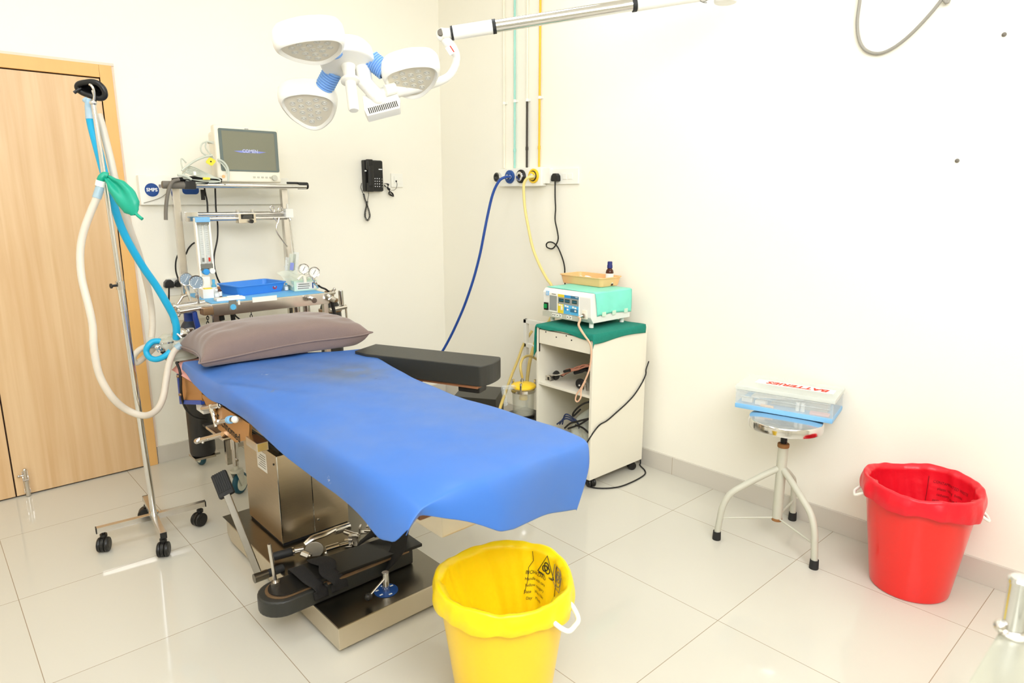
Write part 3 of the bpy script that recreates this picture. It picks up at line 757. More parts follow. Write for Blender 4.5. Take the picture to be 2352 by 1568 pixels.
# pink under-sheet at the head
b = MB()
def pinkf(u, v):
    x = lerp(-2.095, -1.56, u); y = lerp(-.82, -1.10, v); z = .7425+.012*max(0, (-1.0-y+.05))*0 if x > -2.055 else .7425-.03*((-2.055-x)/.037)
    return V((x, y, z))
b.grid(pinkf, 30, 6)
tag(b.build('under_sheet', 'pink_sheet', solid=.0015, smooth=180), 'pink cloth peeking out at the head of the operating table', 'cloth')

# ------------------------------------------------------------------ pillow
t = thing('pillow', 'greyish brown pillow lying on the head of the blue sheet', 'pillow', (-1.70, -1.03, .79), 0)
PA, PB = .375, .205
MPil = Mx.Translation((-1.705, -1.035, .782)) @ rot2(R(-5))
def pil(s_):
    def f(u, v):
        a = u*2-1; c = v*2-1
        ca = 1-.10*(1-c*c)**1.0*abs(a)**6; cb = 1-.14*(1-a*a)*abs(c)**6
        h = max(0, (1-abs(a)**5)*(1-c**4))**.5
        x = PA*a*ca; y = PB*c*cb
        wr = .006*math.sin(11*a+5*c)*h*(abs(a)) + .005*math.sin(17*c-6*a+1)*h*abs(a)**2
        seam = .040+.012*math.sin(a*2.2+.8)+.022*(a > 0)*abs(a)**5
        if s_ > 0: z = seam + .094*h*(1-.16*a) + wr
        else: z = max(.004, seam - .075*h**.8)
        return MPil @ V((x, y, z))
    return f
b = MB(); b.grid(pil(1), 44, 30); b.grid(pil(-1), 44, 30); b.build('cover', 'pillow_cloth', t, smooth=180, sub=1)
b = MB(); ring = []
for k in range(120):
    s4 = k/30.0; i_ = int(s4); f_ = s4-i_
    u, v = ((f_, 0), (1, f_), (1-f_, 1), (0, 1-f_))[i_]
    ring.append(pil(1)(u, v))
b.tube(ring, .0035, seg=6, closed=True, sm=False); b.build('piping', 'pillow_cloth', t)

# ------------------------------------------------------------------ padded arm board
t = thing('arm_board', 'long black padded arm board sticking out beyond the blue sheet', 'arm board', (-1.3, -1.7, .70))
A0, A1 = V((-1.415, -1.33, .0)), V((-1.165, -1.895, .0)); ax = (A1-A0).normalized(); sd = V((-ax.y, ax.x, 0))
Mb = frame(A0, ax, V((0, 0, 1)).cross(ax)); LA = (A1-A0).length+.01
W = .094
end = [(LA-.02+.03*math.cos(R(a_)), W*math.sin(R(a_))) for a_ in range(-90, 91, 15)]
b = MB(); b.prism([(-.02, -W+.03), (.06, -W), *end, (-.02, W)], .705, .790, Mb, bev=.016); b.build('pad', 'black_vinyl', t, smooth=60)
b = MB(); b.prism([(.0, -W+.03), (LA-.03, -W+.006), (LA-.03, W-.006), (.0, W-.006)], .692, .7045, Mb, bev=.002); b.build('board', 'brown_wood', t)
p = at(1085, 886, z=.685); b = MB(); b.box((0, 0, 0), (.10, .07, .026), LR((p.x, p.y, .678), math.atan2(ax.y, ax.x)), bev=.008); b.build('swivel_block', 'black_plastic', t)
b = MB(); b.box2((-1.515, -1.36, .625), (-1.42, -1.30, .690), bev=.005); b.build('rail_clamp', 'chrome_worn', t)

# ------------------------------------------------------------------ leg board with straps lying on the base
t = thing('leg_board', 'black padded leg board with cloth straps lying on the table base', 'leg board', (-1.9, -1.91, .096))
yc, hw = -1.905, .078
def stadium(x0, x1, yc, hw, n=14): return [(x1, yc-hw), (x1, yc+hw)]+[(x0+hw-hw*math.sin(PI*k/n), yc+hw*math.cos(PI*k/n)) for k in range(n+1)]
b = MB(); b.prism(stadium(-2.190, -1.632, yc, hw), .098, .155, bev=.010); b.build('pad', 'black_vinyl', t, smooth=60)
b = MB(); b.prism(stadium(-2.165, -1.86, yc-.002, .060), .1552, .160, bev=.001); b.build('gold_rim', 'brass_brown', t)
b = MB(); b.prism(stadium(-2.155, -1.86, yc-.002, .054), .160, .165, bev=.001); b.build('foot_plate', 'black_plastic', t)
b = MB(); b.prism([(-1.605, -2.004), (-1.602, -1.872), (-2.02, -1.838), (-2.0, -1.975)], .166, .178, bev=.002); b.build('top_plate', 'black_plastic', t)
b = MB(); b.prism([(-1.66, -1.998), (-1.80, -1.996), (-1.985, -1.992), (-1.985, -1.984), (-1.66, -1.99)], .160, .167); b.build('gold_edge', 'brass_brown', t)
def strap(pts, w_, m, n=6):
    P = spline(pts, n); b = MB()
    def f(u, v):
        i_ = min(int(u*(len(P)-1)), len(P)-2); f_ = u*(len(P)-1)-i_; p_ = P[i_].lerp(P[i_+1], f_); d_ = (P[i_+1]-P[i_]).normalized()
        s_ = V((0, 0, 1)).cross(d_); s_ = s_.normalized() if s_.length > .2 else V((1, 0, 0)); return p_+s_*(v-.5)*w_
    b.grid(f, 30, 4); return b
b = strap([(-2.02, -1.82, .11), (-2.03, -1.835, .172), (-2.035, -1.89, .186), (-2.03, -1.955, .180), (-2.015, -1.988, .165), (-2.01, -1.992, .12)], .05, 0); b.build('strap', 'black_cloth', t, solid=.004, smooth=180)
b = strap([(-1.955, -1.84, .182), (-1.96, -1.87, .192), (-1.95, -1.92, .196), (-1.965, -1.96, .186), (-1.95, -1.995, .168), (-1.945, -2.0, .13)], .06, 0); b.build('strap', 'black_cloth', t, solid=.004, smooth=180)
b = strap([(-1.76, -1.985, .11), (-1.735, -2.0, .165), (-1.70, -1.985, .185), (-1.66, -1.94, .20), (-1.625, -1.90, .215), (-1.64, -1.865, .205)], .055, 0); b.build('strap', 'black_cloth', t, solid=.004, smooth=180)
b = strap([(-1.76, -1.80, .15), (-1.73, -1.83, .185), (-1.69, -1.85, .205), (-1.645, -1.855, .21), (-1.625, -1.87, .19)], .05, 0); b.build('strap', 'black_cloth', t, solid=.004, smooth=180)
q0 = at(633, 1341, z=.168); q1 = at(618, 1249, x=q0.x-.012)
b = MB(); b.cyl((q0.x, q0.y, .165), (q0.x, q0.y, .178), .016, seg=6); b.cyl((q0.x, q0.y, .176), (q0.x, q0.y, .182), .009, seg=16); b.cyl((q0.x, q0.y, .178), q1, .0062, seg=14, bev=.002); b.build('post', 'chrome_worn', t)

# ------------------------------------------------------------------ chrome clamps dumped on the base
t = thing('leg_holder_clamp', 'chrome leg holder joint with black grip lying behind the leg board', 'clamp', (-1.85, -1.68, .096))
def q(px, py, z): return at(px, py, z=z)
b = MB(); b.cyl(q(628, 1278, .118), q(672, 1266, .125), .016, seg=18, bev=.004); b.build('grip', 'black_rubber', t)
b = MB(); b.cyl(q(672, 1266, .125), q(698, 1260, .13), .010, seg=16); b.cyl(q(671, 1267, .125), q(675, 1266, .125), .017, seg=18); b.build('grip_rod', 'chrome', t)
cp = q(722, 1262, .115)
b = MB(); b.prism([(.036*math.cos(R(a_)), .030*math.sin(R(a_))) for a_ in range(0, 360, 15)], -.007, .007, frame(cp, (.85, -.5, 0), (.25, .3, .9)), bev=.002); b.build('serrated_plate', 'steel_dark', t)
b = MB(); b.cyl(q(692, 1270, .12), q(708, 1276, .11), .012, seg=6); b.cyl(q(700, 1272, .115), q(714, 1276, .11), .007, seg=12); b.build('nut', 'chrome_worn', t)
b = MB(); b.cyl(q(748, 1262, .128), q(778, 1253, .13), .014, seg=18); b.cyl(q(780, 1253, .13), q(800, 1248, .13), .009, seg=14); b.cyl(q(748, 1270, .112), q(752, 1270, .112), .012, seg=14); b.build('sleeve', 'chrome', t)
b = MB(); b.tube([q(700, 1250, .12), q(718, 1236, .135), q(745, 1226, .14), q(770, 1214, .145)], .010, seg=10, flat=.7, radii=[.012, .016, .016, .010]); b.build('link_bar', 'chrome_worn', t)
t = thing('side_rail_clamp', 'chrome block clamp with open jaws lying behind the leg board', 'clamp', (-1.72, -1.68, .096))
b = MB(); b.cyl(q(768, 1219, .135), q(803, 1208, .135), .016, seg=20); b.cyl(q(802, 1208, .135), q(804, 1207.6, .135), .012, seg=16); b.build('tube', 'chrome', t)
b = MB(); b.box((0, 0, 0), (.036, .034, .044), LR(q(812, 1238, .118), R(-40)), bev=.004); b.cyl(q(792, 1221, .135), q(826, 1232, .13), .010, seg=14); b.cyl(q(806, 1228, .13), q(808, 1252, .105), .008, seg=12); b.box((0, 0, 0), (.03, .02, .03), LR(q(800, 1246, .112), R(-30)), bev=.003); b.build('clamp_body', 'chrome_worn', t)
b = MB()
for s_ in (-1, 1): b.box((0, 0, 0), (.008, .026, .034), LR(q(836, 1215, .135)+V((.012*s_, -.008*s_, 0)), R(-40)), bev=.002)
b.box((0, 0, 0), (.034, .024, .008), LR(q(836, 1222, .12), R(-40)), bev=.002); b.cyl(q(838, 1218, .135), q(856, 1218, .14), .007, seg=12); b.build('jaw', 'chrome_worn', t)
b = MB(); b.cyl(q(858, 1216, .145), q(868, 1220, .142), .026, seg=24, bev=.003); b.build('knob', 'black_plastic', t)
# ================================================================== DRIP STAND
SB = V((-2.25, -.90, 0)); SA = R(-5.5)
t = thing('drip_stand', 'chrome drip stand on a four-wheeled cross base in front of the door', 'drip stand', SB)
ux, uy = V((math.cos(SA), math.sin(SA), 0)), V((-math.sin(SA), math.cos(SA), 0))
legs = [(-ux, .215), (ux, .205), (-uy, .215), (uy, .22)]
for d_, L in legs:
    b = MB(); M = frame(SB+V((0, 0, .097)), d_, V((0, 0, 1)).cross(d_))
    b.box2((.012, -.0125, -.0125), (L, .0125, .0125), bev=.002, M=M); lg = b.build('leg', 'chrome_worn', t)
    b = MB(); b.box2((L, -.0125, -.0125), (L+.004, .0125, .0125), M=M); b.build('end_cap', 'black_plastic', lg)
    p = SB+d_*(L-.022); caster(t, p.x, p.y, .085, .031, rz=R(random.choice((25, 60, -20))), wide=.044)
b = MB(); b.box2((-.014, -.014, .083), (.014, .014, .1105), bev=.002, M=Mx.Translation(SB)); b.cyl(SB+V((0, 0, .108)), SB+V((0, 0, .118)), .019, seg=20); b.build('hub', 'chrome', t)
ptop = at(214, 236, d=2.50)
pmid = (SB+V((0, 0, .11))).lerp(ptop, .60)
b = MB(); b.cyl(SB+V((0, 0, .11)), pmid, .0125, seg=20); b.build('pole', 'chrome', t)
b = MB(); b.cyl(pmid-V((0, 0, .02)), ptop, .0085, seg=18); b.build('inner_pole', 'chrome', t)
b = MB(); b.cyl(pmid-(pmid-SB).normalized()*.03, pmid+V((0, 0, .004)), .0155, seg=18); b.build('collar', 'chrome_worn', t)
b = MB(); b.cyl(pmid+V((-.012, -.006, -.012)), pmid+V((-.032, -.012, -.012)), .005, seg=10); b.cyl(pmid+V((-.032, -.012, -.012)), pmid+V((-.036, -.013, -.012)), .010, seg=14); b.build('clamp_knob', 'black_plastic', t)
b = MB(); b.ball(ptop, .013, (1, 1, .8)); b.tube([ptop, ptop+V((.004, -.012, .022)), ptop+V((.002, -.022, .045)), ptop+V((-.003, -.020, .058)), ptop+V((-.006, -.010, .062))], .0045, seg=10)
b.tube([ptop, ptop+V((.012, .02, .01)), ptop+V((.014, .04, .03)), ptop+V((.012, .046, .05))], .0045, seg=10); b.build('hook', 'chrome', t)

# black anaesthetic face mask on the hook
mc = at(216, 205, d=2.545)
t = thing('face_mask', 'black rubber face mask hung on top of the drip stand', 'face mask', mc)
mu = V((0, 0, 1)); mr = RGT; mf = V((-FWD.x, -FWD.y, 0)).normalized()
Mm = frame(mc, (RGT-V((0, 0, .20))).normalized(), (V((0, 0, 1))+mf*.25))
def mshape(a_):
    r_ = 1+.10*math.cos(2*a_)-.10*math.cos(3*a_-.5)
    return V((.047*r_*math.cos(a_), .030*r_*math.sin(a_), 0))
b = MB(); b.tube([Mm @ (mshape(2*PI*k/28)+V((0, 0, .012))) for k in range(28)], .0105, seg=12, closed=True, n=2); b.build('cushion', 'mask_black', t)
b = MB()
b.grid(lambda u, v: Mm @ (mshape(2*PI*u)*(1-.75*v**1.5)+V((0, 0, .010-.050*math.sin(v*PI/2)))), 40, 10, wrap=True)
b.cyl(Mm @ V((0, 0, -.036)), Mm @ V((.0, -.01, -.058)), .0125, seg=16); b.build('dome', 'mask_black', t, solid=.002)
b = MB(); b.tube([Mm @ V((-.052, -.006, .012)), at(186, 203, d=2.53), at(178, 208, d=2.525), at(170, 213, d=2.52)], .0042, seg=8, radii=[.004, .0035, .0035, .006, .006]); b.build('inflation_tube', 'mask_black', t)

# breathing hoses and bag
t = thing('cyan_breathing_hose', 'cyan blue breathing hose from the black mask down to the gas absorber', 'breathing hose', at(360, 650, d=2.9))
H = [(208, 272, 2.535), (214, 300, 2.55), (226, 345, 2.57), (240, 400, 2.59), (258, 460, 2.62), (278, 520, 2.66), (300, 565, 2.71), (330, 615, 2.78), (358, 655, 2.84), (382, 695, 2.89), (398, 725, 2.93), (405, 750, 2.95), (405, 778, 2.97)]
b = MB(); b.tube(atd(H), .0145, seg=16, radii=[.0165]*3+[.0150]*6+[.0155]*4); b.build('hose', 'hose_cyan', t)
b = MB(); b.tube(atd([(203, 228, 2.53), (205, 245, 2.53), (208, 274, 2.535)]), .0165, seg=16, sm=False, radii=[.011, .0155, .0165]); b.build('connector', 'connector_clear', t)
b = MB(); b.tube(atd([(195, 228, 2.53), (203, 236, 2.53), (205, 244, 2.53)]), .011, seg=14); b.build('elbow', 'connector_clear', t)
t = thing('pale_breathing_hose', 'translucent white breathing hose hanging behind the drip stand pole', 'breathing hose', at(265, 430, d=2.6))
b = MB(); b.tube(atd([(226, 262, 2.58), (235, 290, 2.59), (245, 330, 2.60), (255, 370, 2.61), (265, 415, 2.63), (280, 470, 2.68), (300, 530, 2.74), (318, 580, 2.82), (335, 640, 2.92), (347, 700, 3.0), (350, 745, 3.02), (348, 775, 3.02)]), .0135, seg=14); b.build('hose', 'hose_clear', t)
t = thing('looped_breathing_hose', 'translucent white breathing hose hanging in a long loop before the door', 'breathing hose', at(235, 800, d=2.55))
H = [(230, 430, 2.50), (222, 455, 2.50), (205, 495, 2.50), (190, 540, 2.50), (184, 585, 2.50), (188, 640, 2.50), (204, 705, 2.51), (213, 750, 2.52), (216, 800, 2.53), (228, 860, 2.56), (256, 910, 2.60), (290, 940, 2.66), (330, 954, 2.70), (358, 943, 2.76), (374, 915, 2.82), (382, 870, 2.86), (388, 835, 2.90), (399, 808, 2.93), (412, 796, 2.95)]
b = MB(); b.tube(atd(H), .0135, seg=16); b.build('hose', 'hose_clear', t)
b = MB(); b.tube(atd([(232, 418, 2.50), (229, 433, 2.50), (222, 455, 2.50)]), .0155, seg=16, sm=False, radii=[.0135, .0155, .0155]); b.build('connector', 'connector_clear', t)
b = MB(); b.tube(atd([(404, 800, 2.94), (416, 792, 2.95)]), .0155, seg=16, sm=False); b.build('connector', 'connector_clear', t)
t = thing('short_breathing_hose', 'short white breathing hose curling beside the gas absorber', 'breathing hose', at(330, 810, d=2.95))
b = MB(); b.tube(atd([(364, 788, 2.96), (345, 793, 2.95), (325, 800, 2.94), (311, 812, 2.93), (306, 825, 2.94), (314, 833, 2.96), (330, 822, 2.98), (348, 805, 2.99), (362, 790, 3.0)]), .0125, seg=14); b.build('hose', 'hose_clear', t)
b = MB(); b.tube(atd([(340, 794, 2.95), (362, 788, 2.955)]), .0145, seg=14, sm=False); b.build('connector', 'connector_clear', t)
t = thing('cyan_hose_loop', 'cyan blue breathing hose looped below the gas absorber', 'breathing hose', at(350, 805, d=2.93))
b = MB(); b.tube(atd([(370, 783, 2.94), (352, 784, 2.93), (340, 794, 2.92), (336, 808, 2.92), (344, 821, 2.92), (360, 825, 2.92), (378, 818, 2.92), (392, 806, 2.93)]), .0125, seg=14); b.build('hose', 'hose_cyan', t)

t = thing('breathing_bag', 'limp green rubber breathing bag hanging on the drip stand pole', 'breathing bag', at(275, 450, d=2.5))
Q0, Q1 = at(242, 404, d=2.50), at(312, 492, d=2.50)
axb = (Q1-Q0); Lb = axb.length; axb.normalize(); bn = -FWD; bs = bn.cross(axb).normalized()
def bagf(u, v):
    a_ = 2*PI*u; prof = [(0, .010), (.12, .018), (.35, .036), (.6, .041), (.82, .036), (.95, .020), (1, .006)]
    r_ = ip(v, prof); th = .020*math.sin(min(1, v*1.05)*PI)**.6+.006
    cr = -.022*math.exp(-((math.cos(a_)-.1)/.35)**2)*math.exp(-((v-.35)/.3)**2)*(math.sin(a_) > 0)
    return Q0+axb*(v*Lb)+bs*(r_*math.cos(a_)+.010*math.sin(v*PI))+bn*(th*math.sin(a_)+cr)
b = MB(); b.grid(bagf, 36, 24, wrap=True); b.build('bag', 'bag_green', t, smooth=70)
b = MB(); b.tube(atd([(312, 490, 2.50), (318, 496, 2.50), (327, 503, 2.50)]), .006, seg=10); b.build('tail', 'bag_green', t)
b = MB(); b.tube(atd([(248, 404, 2.50), (240, 402, 2.495), (233, 408, 2.49), (230, 416, 2.495)]), .0125, seg=12); b.build('neck', 'bag_green', t)
b = MB(); b.cyl(at(232, 415, d=2.495), at(229, 428, d=2.498), .0165, seg=20, bev=.002); b.build('collar', 'white_plastic', t)

# ================================================================== ANAESTHESIA TROLLEY
t = thing('anaesthesia_trolley', 'chrome anaesthesia trolley with gauges and shelf behind the pillow', 'medical trolley', (-1.54, -.42, 0))
AT = t
FX0, FX1, FY0, FY1 = -1.845, -1.245, -.650, -.18
# legs, casters
for (x, y) in ((FX0+.015, FY0+.015), (FX1-.015, FY0+.015), (FX0+.02, FY1), (FX1-.01, FY1)):
    b = MB(); b.box((x, y, .53), (.026, .026, .78), bev=.002); b.build('leg', 'chrome_worn', t)
def bigcaster(x, y, rz, r=.055):
    M = Mx.Translation((x, y, 0)) @ rot2(rz)
    b = MB(); b.cyl(M @ V((0, 0, .132)), M @ V((0, 0, .16)), .012, seg=14); b.cyl(M @ V((0, 0, .122)), M @ V((0, 0, .134)), .030, seg=22)
    for s_ in (-1, 1): b.prism([(-.028, .124), (.024, .124), (-.008, .045), (-.030, .045)], s_*.019-.0015, s_*.019+.0015, M @ Mx.Rotation(PI/2, 4, 'X'))
    b.cyl(M @ V((-.02, -.022, r)), M @ V((-.02, .022, r)), .006, seg=12)
    o = b.build('caster', 'grey_enamel', t)
    b = MB(); b.lathe([(.036, -.012), (r-.012, -.014), (r-.003, -.010), (r, -.004), (r, .004), (r-.003, .010), (r-.012, .014), (.036, .012)], M @ Mx.Translation((-.02, 0, r)) @ Mx.Rotation(PI/2, 4, 'X'), seg=36); b.build('tyre', 'wheel_teal', o)
    b = MB(); b.lathe([(.0005, -.010), (.014, -.013), (r-.016, -.0145), (r-.016, .0145), (.014, .013), (.0005, .010)], M @ Mx.Translation((-.02, 0, r)) @ Mx.Rotation(PI/2, 4, 'X'), seg=30); b.build('wheel_disc', 'wheel_pale', o)
bigcaster(-1.825, -.715, R(215)); bigcaster(FX1-.015, FY0+.01, R(40)); bigcaster(-1.835, -.165, R(95)); bigcaster(FX1-.01, FY1+.01, R(70))
b = MB(); b.cyl((-1.825, -.715, .155), (-1.825, -.715, .245), .014, seg=16); b.cyl((-1.825, -.715, .245), (-1.825, -.715, .36), .019, seg=16); b.box2((-1.85, -.73, .30), (-1.80, -.63, .34), bev=.003); b.cyl((-1.825, -.70, .19), (-1.825, -.745, .19), .006, seg=10); b.build('caster_post', 'chrome_worn', t)
for z in (.22, .60):
    for y in (FY0+.015, FY1):
        b = MB(); b.box2((FX0+.02, y-.011, z), (FX1-.02, y+.011, z+.022)); b.build('cross_bar', 'chrome_worn', t)
# table top with chrome apron
b = MB(); b.box2((FX0, FY0, .945), (FX1, FY1, .956), bev=.002); b.build('table_top', 'steel_plate', t)
b = MB(); b.box2((FX0, FY0-.004, .897), (FX1, FY0+.004, .955), bev=.003); b.box2((FX0-.004, FY0, .897), (FX0+.004, FY1, .955), bev=.003); b.box2((FX1-.004, FY0, .897), (FX1+.004, FY1, .955), bev=.003); ap = b.build('apron', 'chrome_worn', t)
b = MB(); p = at(535, 700, y=FY0-.005); b.box2((p.x-.018, FY0-.007, p.z-.024), (p.x+.018, FY0-.0035, p.z+.022)); lb = b.build('sticker', 'print_grey', ap)
b = MB(); b.cyl((p.x, FY0-.0068, p.z-.010), (p.x, FY0-.0085, p.z-.010), .014, seg=20); b.build('dot', 'panel_sky', lb)
p = at(549, 694, y=FY0-.005); b = MB(); b.box2((p.x-.005, FY0-.006, p.z-.012), (p.x+.005, FY0-.0035, p.z+.010)); b.build('sticker', 'paper', ap)
p0, p1 = at(580, 690, y=FY0-.005), at(636, 683, y=FY0-.005); b = MB(); b.box2((p0.x, FY0-.0055, p0.z-.01), (p1.x, FY0-.0035, p1.z+.012)); b.build('sticker', 'paper', ap)
# fittings below the front apron
b = MB()
for px in (684, 707): 
    p = at(px, 704, y=FY0+.03); b.cyl((p.x, FY0+.05, .897), (p.x, FY0+.05, .855), .019, seg=20, bev=.003); b.cyl((p.x, FY0+.05, .858), (p.x, FY0+.05, .842), .016, seg=20)
b.build('gas_coupling', 'chrome', t)
for px, py0, py1, w_ in ((534, 722, 742, .011), (507, 720, 735, .014), (505, 735, 748, .008)):
    p0, p1 = at(px, py0, y=FY0+.04), at(px+3, py1, y=FY0+.04); b = MB(); b.cyl(p0, p1, w_, seg=12); b.cyl(p1-V((0, 0, .006)), p1-V((0, 0, .02)), w_*.6, seg=10); b.build('fitting', 'black_plastic' if w_ > .009 else 'chrome_worn', t)
b = MB(); b.tube(ats([(536, 716), (542, 726), (556, 737)], y=FY0+.04), .004, seg=8); b.build('stub_tube', 'wire_black', t)
def chain(px, py0, py1, y, parent, n):
    for k in range(n):
        p = at(px, py0+(py1-py0)*k/(n-1), y=y); b = MB()
        rx = .0055; rz_ = .0085; pts = []
        for q_ in range(12):
            a_ = 2*PI*q_/12; pts.append(p+(V((rx*math.cos(a_), 0, rz_*math.sin(a_))) if k % 2 == 0 else V((0.002*math.cos(a_), rx*math.cos(a_), rz_*math.sin(a_)))))
        b.tube(pts, .002, seg=6, closed=True, n=1, sm=False); b.build('chain_link', 'wire_black', parent)
chain(477, 718, 748, FY0+.02, t, 6); chain(577, 712, 733, FY0+.02, t, 4)
# posts and top shelf
for x in (-1.822, -1.247):
    b = MB(); b.box2((x-.017, FY1-.016, .956), (x+.017, FY1+.016, 1.498), bev=.002); b.build('post', 'chrome_worn', t)
SZ = 1.512; SY0, SY1 = -.345, -.10
X0s, X1s = at(372, 424, y=SY0).x, at(706, 420, y=SY0).x
b = MB(); b.box2((X0s+.05, SY0+.014, SZ-.012), (X1s-.03, SY1, SZ+.006), bev=.003); b.build('top_shelf', 'steel_plate', t)
b = MB(); b.cyl((X0s+.10, SY0, SZ), (X1s-.01, SY0, SZ), .0125, seg=18); b.tube([(X1s-.02, SY0, SZ), (X1s, SY0+.02, SZ), (X1s, SY0+.06, SZ), (X1s-.06, SY0+.10, SZ)], .012, seg=12); b.build('shelf_rail', 'chrome', t)
b = MB(); b.cyl((X0s, SY0, SZ), (X0s+.155, SY0, SZ), .0185, seg=20, bev=.004); b.build('rail_grip', 'grey_rubber', t)
b = MB(); p = at(435, 424, y=SY0); b.box2((p.x-.025, SY0-.020, SZ-.020), (p.x+.025, SY0+.02, SZ+.020), bev=.004); b.build('grip_clip', 'black_plastic', t)
b = MB(); b.cyl((X1s-.055, SY0+.008, SZ+.004), (X1s+.004, SY0+.008, SZ+.004), .019, seg=20, bev=.003); b.tube([(X1s-.11, SY0+.02, SZ+.018), (X1s-.06, SY0+.012, SZ+.018), (X1s-.03, SY0+.008, SZ+.016)], .006, seg=8); b.build('rail_grip', 'black_rubber', t)
# twin chrome manifold bar, block, right-hand valve
BY = -.235
bz = at(560, 496, y=BY).z; bx0, bx1 = at(428, 500, y=BY).x, at(658, 493, y=BY).x
b = MB(); b.cyl((bx0, BY, bz+.012), (bx1, BY, bz+.012), .011, seg=16); b.cyl((bx0+.05, BY, bz-.012), (bx1, BY, bz-.012), .012, seg=16)
b.box2((bx0-.005, BY-.014, bz-.024), (bx0+.055, BY+.014, bz+.026), bev=.003); b.build('manifold_bar', 'chrome', t)
p = at(567, 500, y=BY-.02); b = MB(); b.box2((p.x-.047, BY-.028, p.z-.028), (p.x+.047, BY+.02, p.z+.022), bev=.003); mb = b.build('manifold_block', 'steel_plate', t)
b = MB(); b.box2((p.x-.034, BY-.0295, p.z-.006), (p.x+.034, BY-.0275, p.z+.019)); pl = b.build('plate', 'print_black', mb)
for k in range(3):
    b = MB(); b.box2((p.x-.028+.004*k, BY-.0302, p.z-.001+k*.006), (p.x+.026, BY-.0294, p.z+.001+k*.006)); b.build('print', 'print_grey', pl)
b = MB(); b.cyl((p.x+.015, BY-.028, p.z-.018), (p.x+.015, BY-.048, p.z-.018), .011, seg=16); b.build('knob', 'black_plastic', mb)
b = MB(); b.cyl((p.x-.04, BY, p.z+.022), (p.x-.04, BY, p.z+.042), .009, seg=12); b.cyl((p.x+.04, BY, p.z+.022), (p.x+.04, BY, p.z+.042), .009, seg=12); b.build('screw', 'chrome', mb)
p = at(661, 489, y=BY); b = MB(); b.box2((p.x-.022, BY-.025, p.z-.026), (p.x+.022, BY+.02, p.z+.024), bev=.003); b.cyl((p.x, BY, p.z+.024), (p.x, BY, p.z+.052), .006, seg=12); b.build('valve_block', 'white_enamel', t)
b = MB(); b.cyl((p.x, BY-.012, p.z-.026), (p.x+.004, BY-.02, p.z-.042), .008, seg=12); b.cyl((p.x+.004, BY-.012, p.z-.040), (p.x+.02, BY-.012, 1.06), .0042, seg=10); b.build('drop_tube', 'chrome', t)
b = MB(); b.tube(ats([(640, 488), (627, 486), (621, 480), (621, 474), (626, 473), (630, 479), (630, 487)], y=BY-.02), .0035, seg=8); b.tube(ats([(651, 486), (641, 488), (639, 481), (642, 476), (647, 478), (649, 484)], y=BY-.02), .0035, seg=8)
b.tube(ats([(631, 500), (636, 511), (635, 530), (646, 548), (660, 566)], y=BY-.02), .0040, seg=8); b.tube(ats([(641, 500), (639, 510), (636, 516)], y=BY-.02), .0035, seg=8); b.build('copper_line', 'chrome_worn', t)
# flowmeter
FYm = -.30
b = MB()
x0, x1 = at(447, 505, y=FYm).x, at(479, 505, y=FYm).x
zt, zb = at(462, 500, y=FYm).z, at(480, 605, y=FYm).z
zl = at(480, 637, y=FYm).z
b.box2((x0-.004, FYm-.012, zl-.01), (x0+.006, FYm+.015, zt), bev=.002); b.box2((x1-.006, FYm-.012, zb-.03), (x1+.004, FYm+.015, zt), bev=.002); b.box2((x0, FYm+.008, zb-.03), (x1, FYm+.016, zt-.02))
fm = b.build('flowmeter', 'white_plastic', t)
b = MB(); b.box2((x0-.002, FYm-.018, zt-.022), (x1+.002, FYm+.014, zt+.004), bev=.003); b.build('head_block', 'box_blue', fm)
b = MB(); b.box2((x0+.004, FYm-.014, zt-.034), (x1-.004, FYm+.01, zt-.022)); b.build('tube_clamp', 'print_grey', fm)
for f_ in (.3, .7):
    xx = x0+(x1-x0)*f_; b = MB(); b.cyl((xx, FYm-.004, zb), (xx, FYm-.004, zt-.03), .009, seg=14); tb = b.build('flow_tube', 'clear_plastic', fm)
    b = MB()
    for k in range(14): b.box2((xx-.004, FYm-.0135, zb+.05+k*.011), (xx+.006, FYm-.0130, zb+.0512+k*.011))
    b.build('scale', 'print_grey', tb)
for f_, m in ((.3, 'print_grey'), (.75, 'print_red')):
    xx = x0+(x1-x0)*f_; b = MB(); b.box2((xx-.006, FYm-.0145, zb+.012), (xx+.004, FYm-.0138, zb+.032)); b.build('mark', m, fm)
b = MB(); b.box2((x0+.004, FYm-.016, zb-.024), (x1-.004, FYm+.01, zb), bev=.002); b.box2((x0+.002, FYm-.020, zb-.032), (x1-.002, FYm+.01, zb-.026)); b.build('base_block', 'print_grey', fm)
p = at(473, 624, y=FYm-.02); b = MB(); b.cyl(p+V((0, .02, 0)), p+V((0, -.014, 0)), .016, seg=16, bev=.004); b.build('control_knob', 'panel_blue', fm)
p = at(487, 622, y=FYm-.02); b = MB(); b.cyl(p+V((0, .02, 0)), p+V((0, -.012, 0)), .015, seg=16, bev=.004); b.build('control_knob', 'white_plastic', fm)
b = MB(); p = at(473, 634, y=FYm-.01); b.cyl(p, (p.x+.002, p.y, 1.0), .004, seg=10); b.box2((x0-.004, FYm-.01, zl-.05), (x0+.012, FYm+.012, zl), bev=.002); b.build('stem', 'chrome_worn', fm)
# black leads hanging behind
for pts in ([(494, 428), (495, 455), (496, 480), (498, 495), (500, 520), (499, 550), (492, 585), (492, 610), (498, 635), (506, 652)], [(469, 428), (472, 445), (476, 465), (477, 492)]):
    b = MB(); b.tube(ats(pts, y=-.15), .0045, seg=8); b.build('lead', 'wire_black', t)
b = MB(); p = at(466, 445, y=-.15); b.box2((p.x-.010, -.155, p.z-.032), (p.x+.008, -.145, p.z+.022)); b.build('tag', 'wire_black', t)
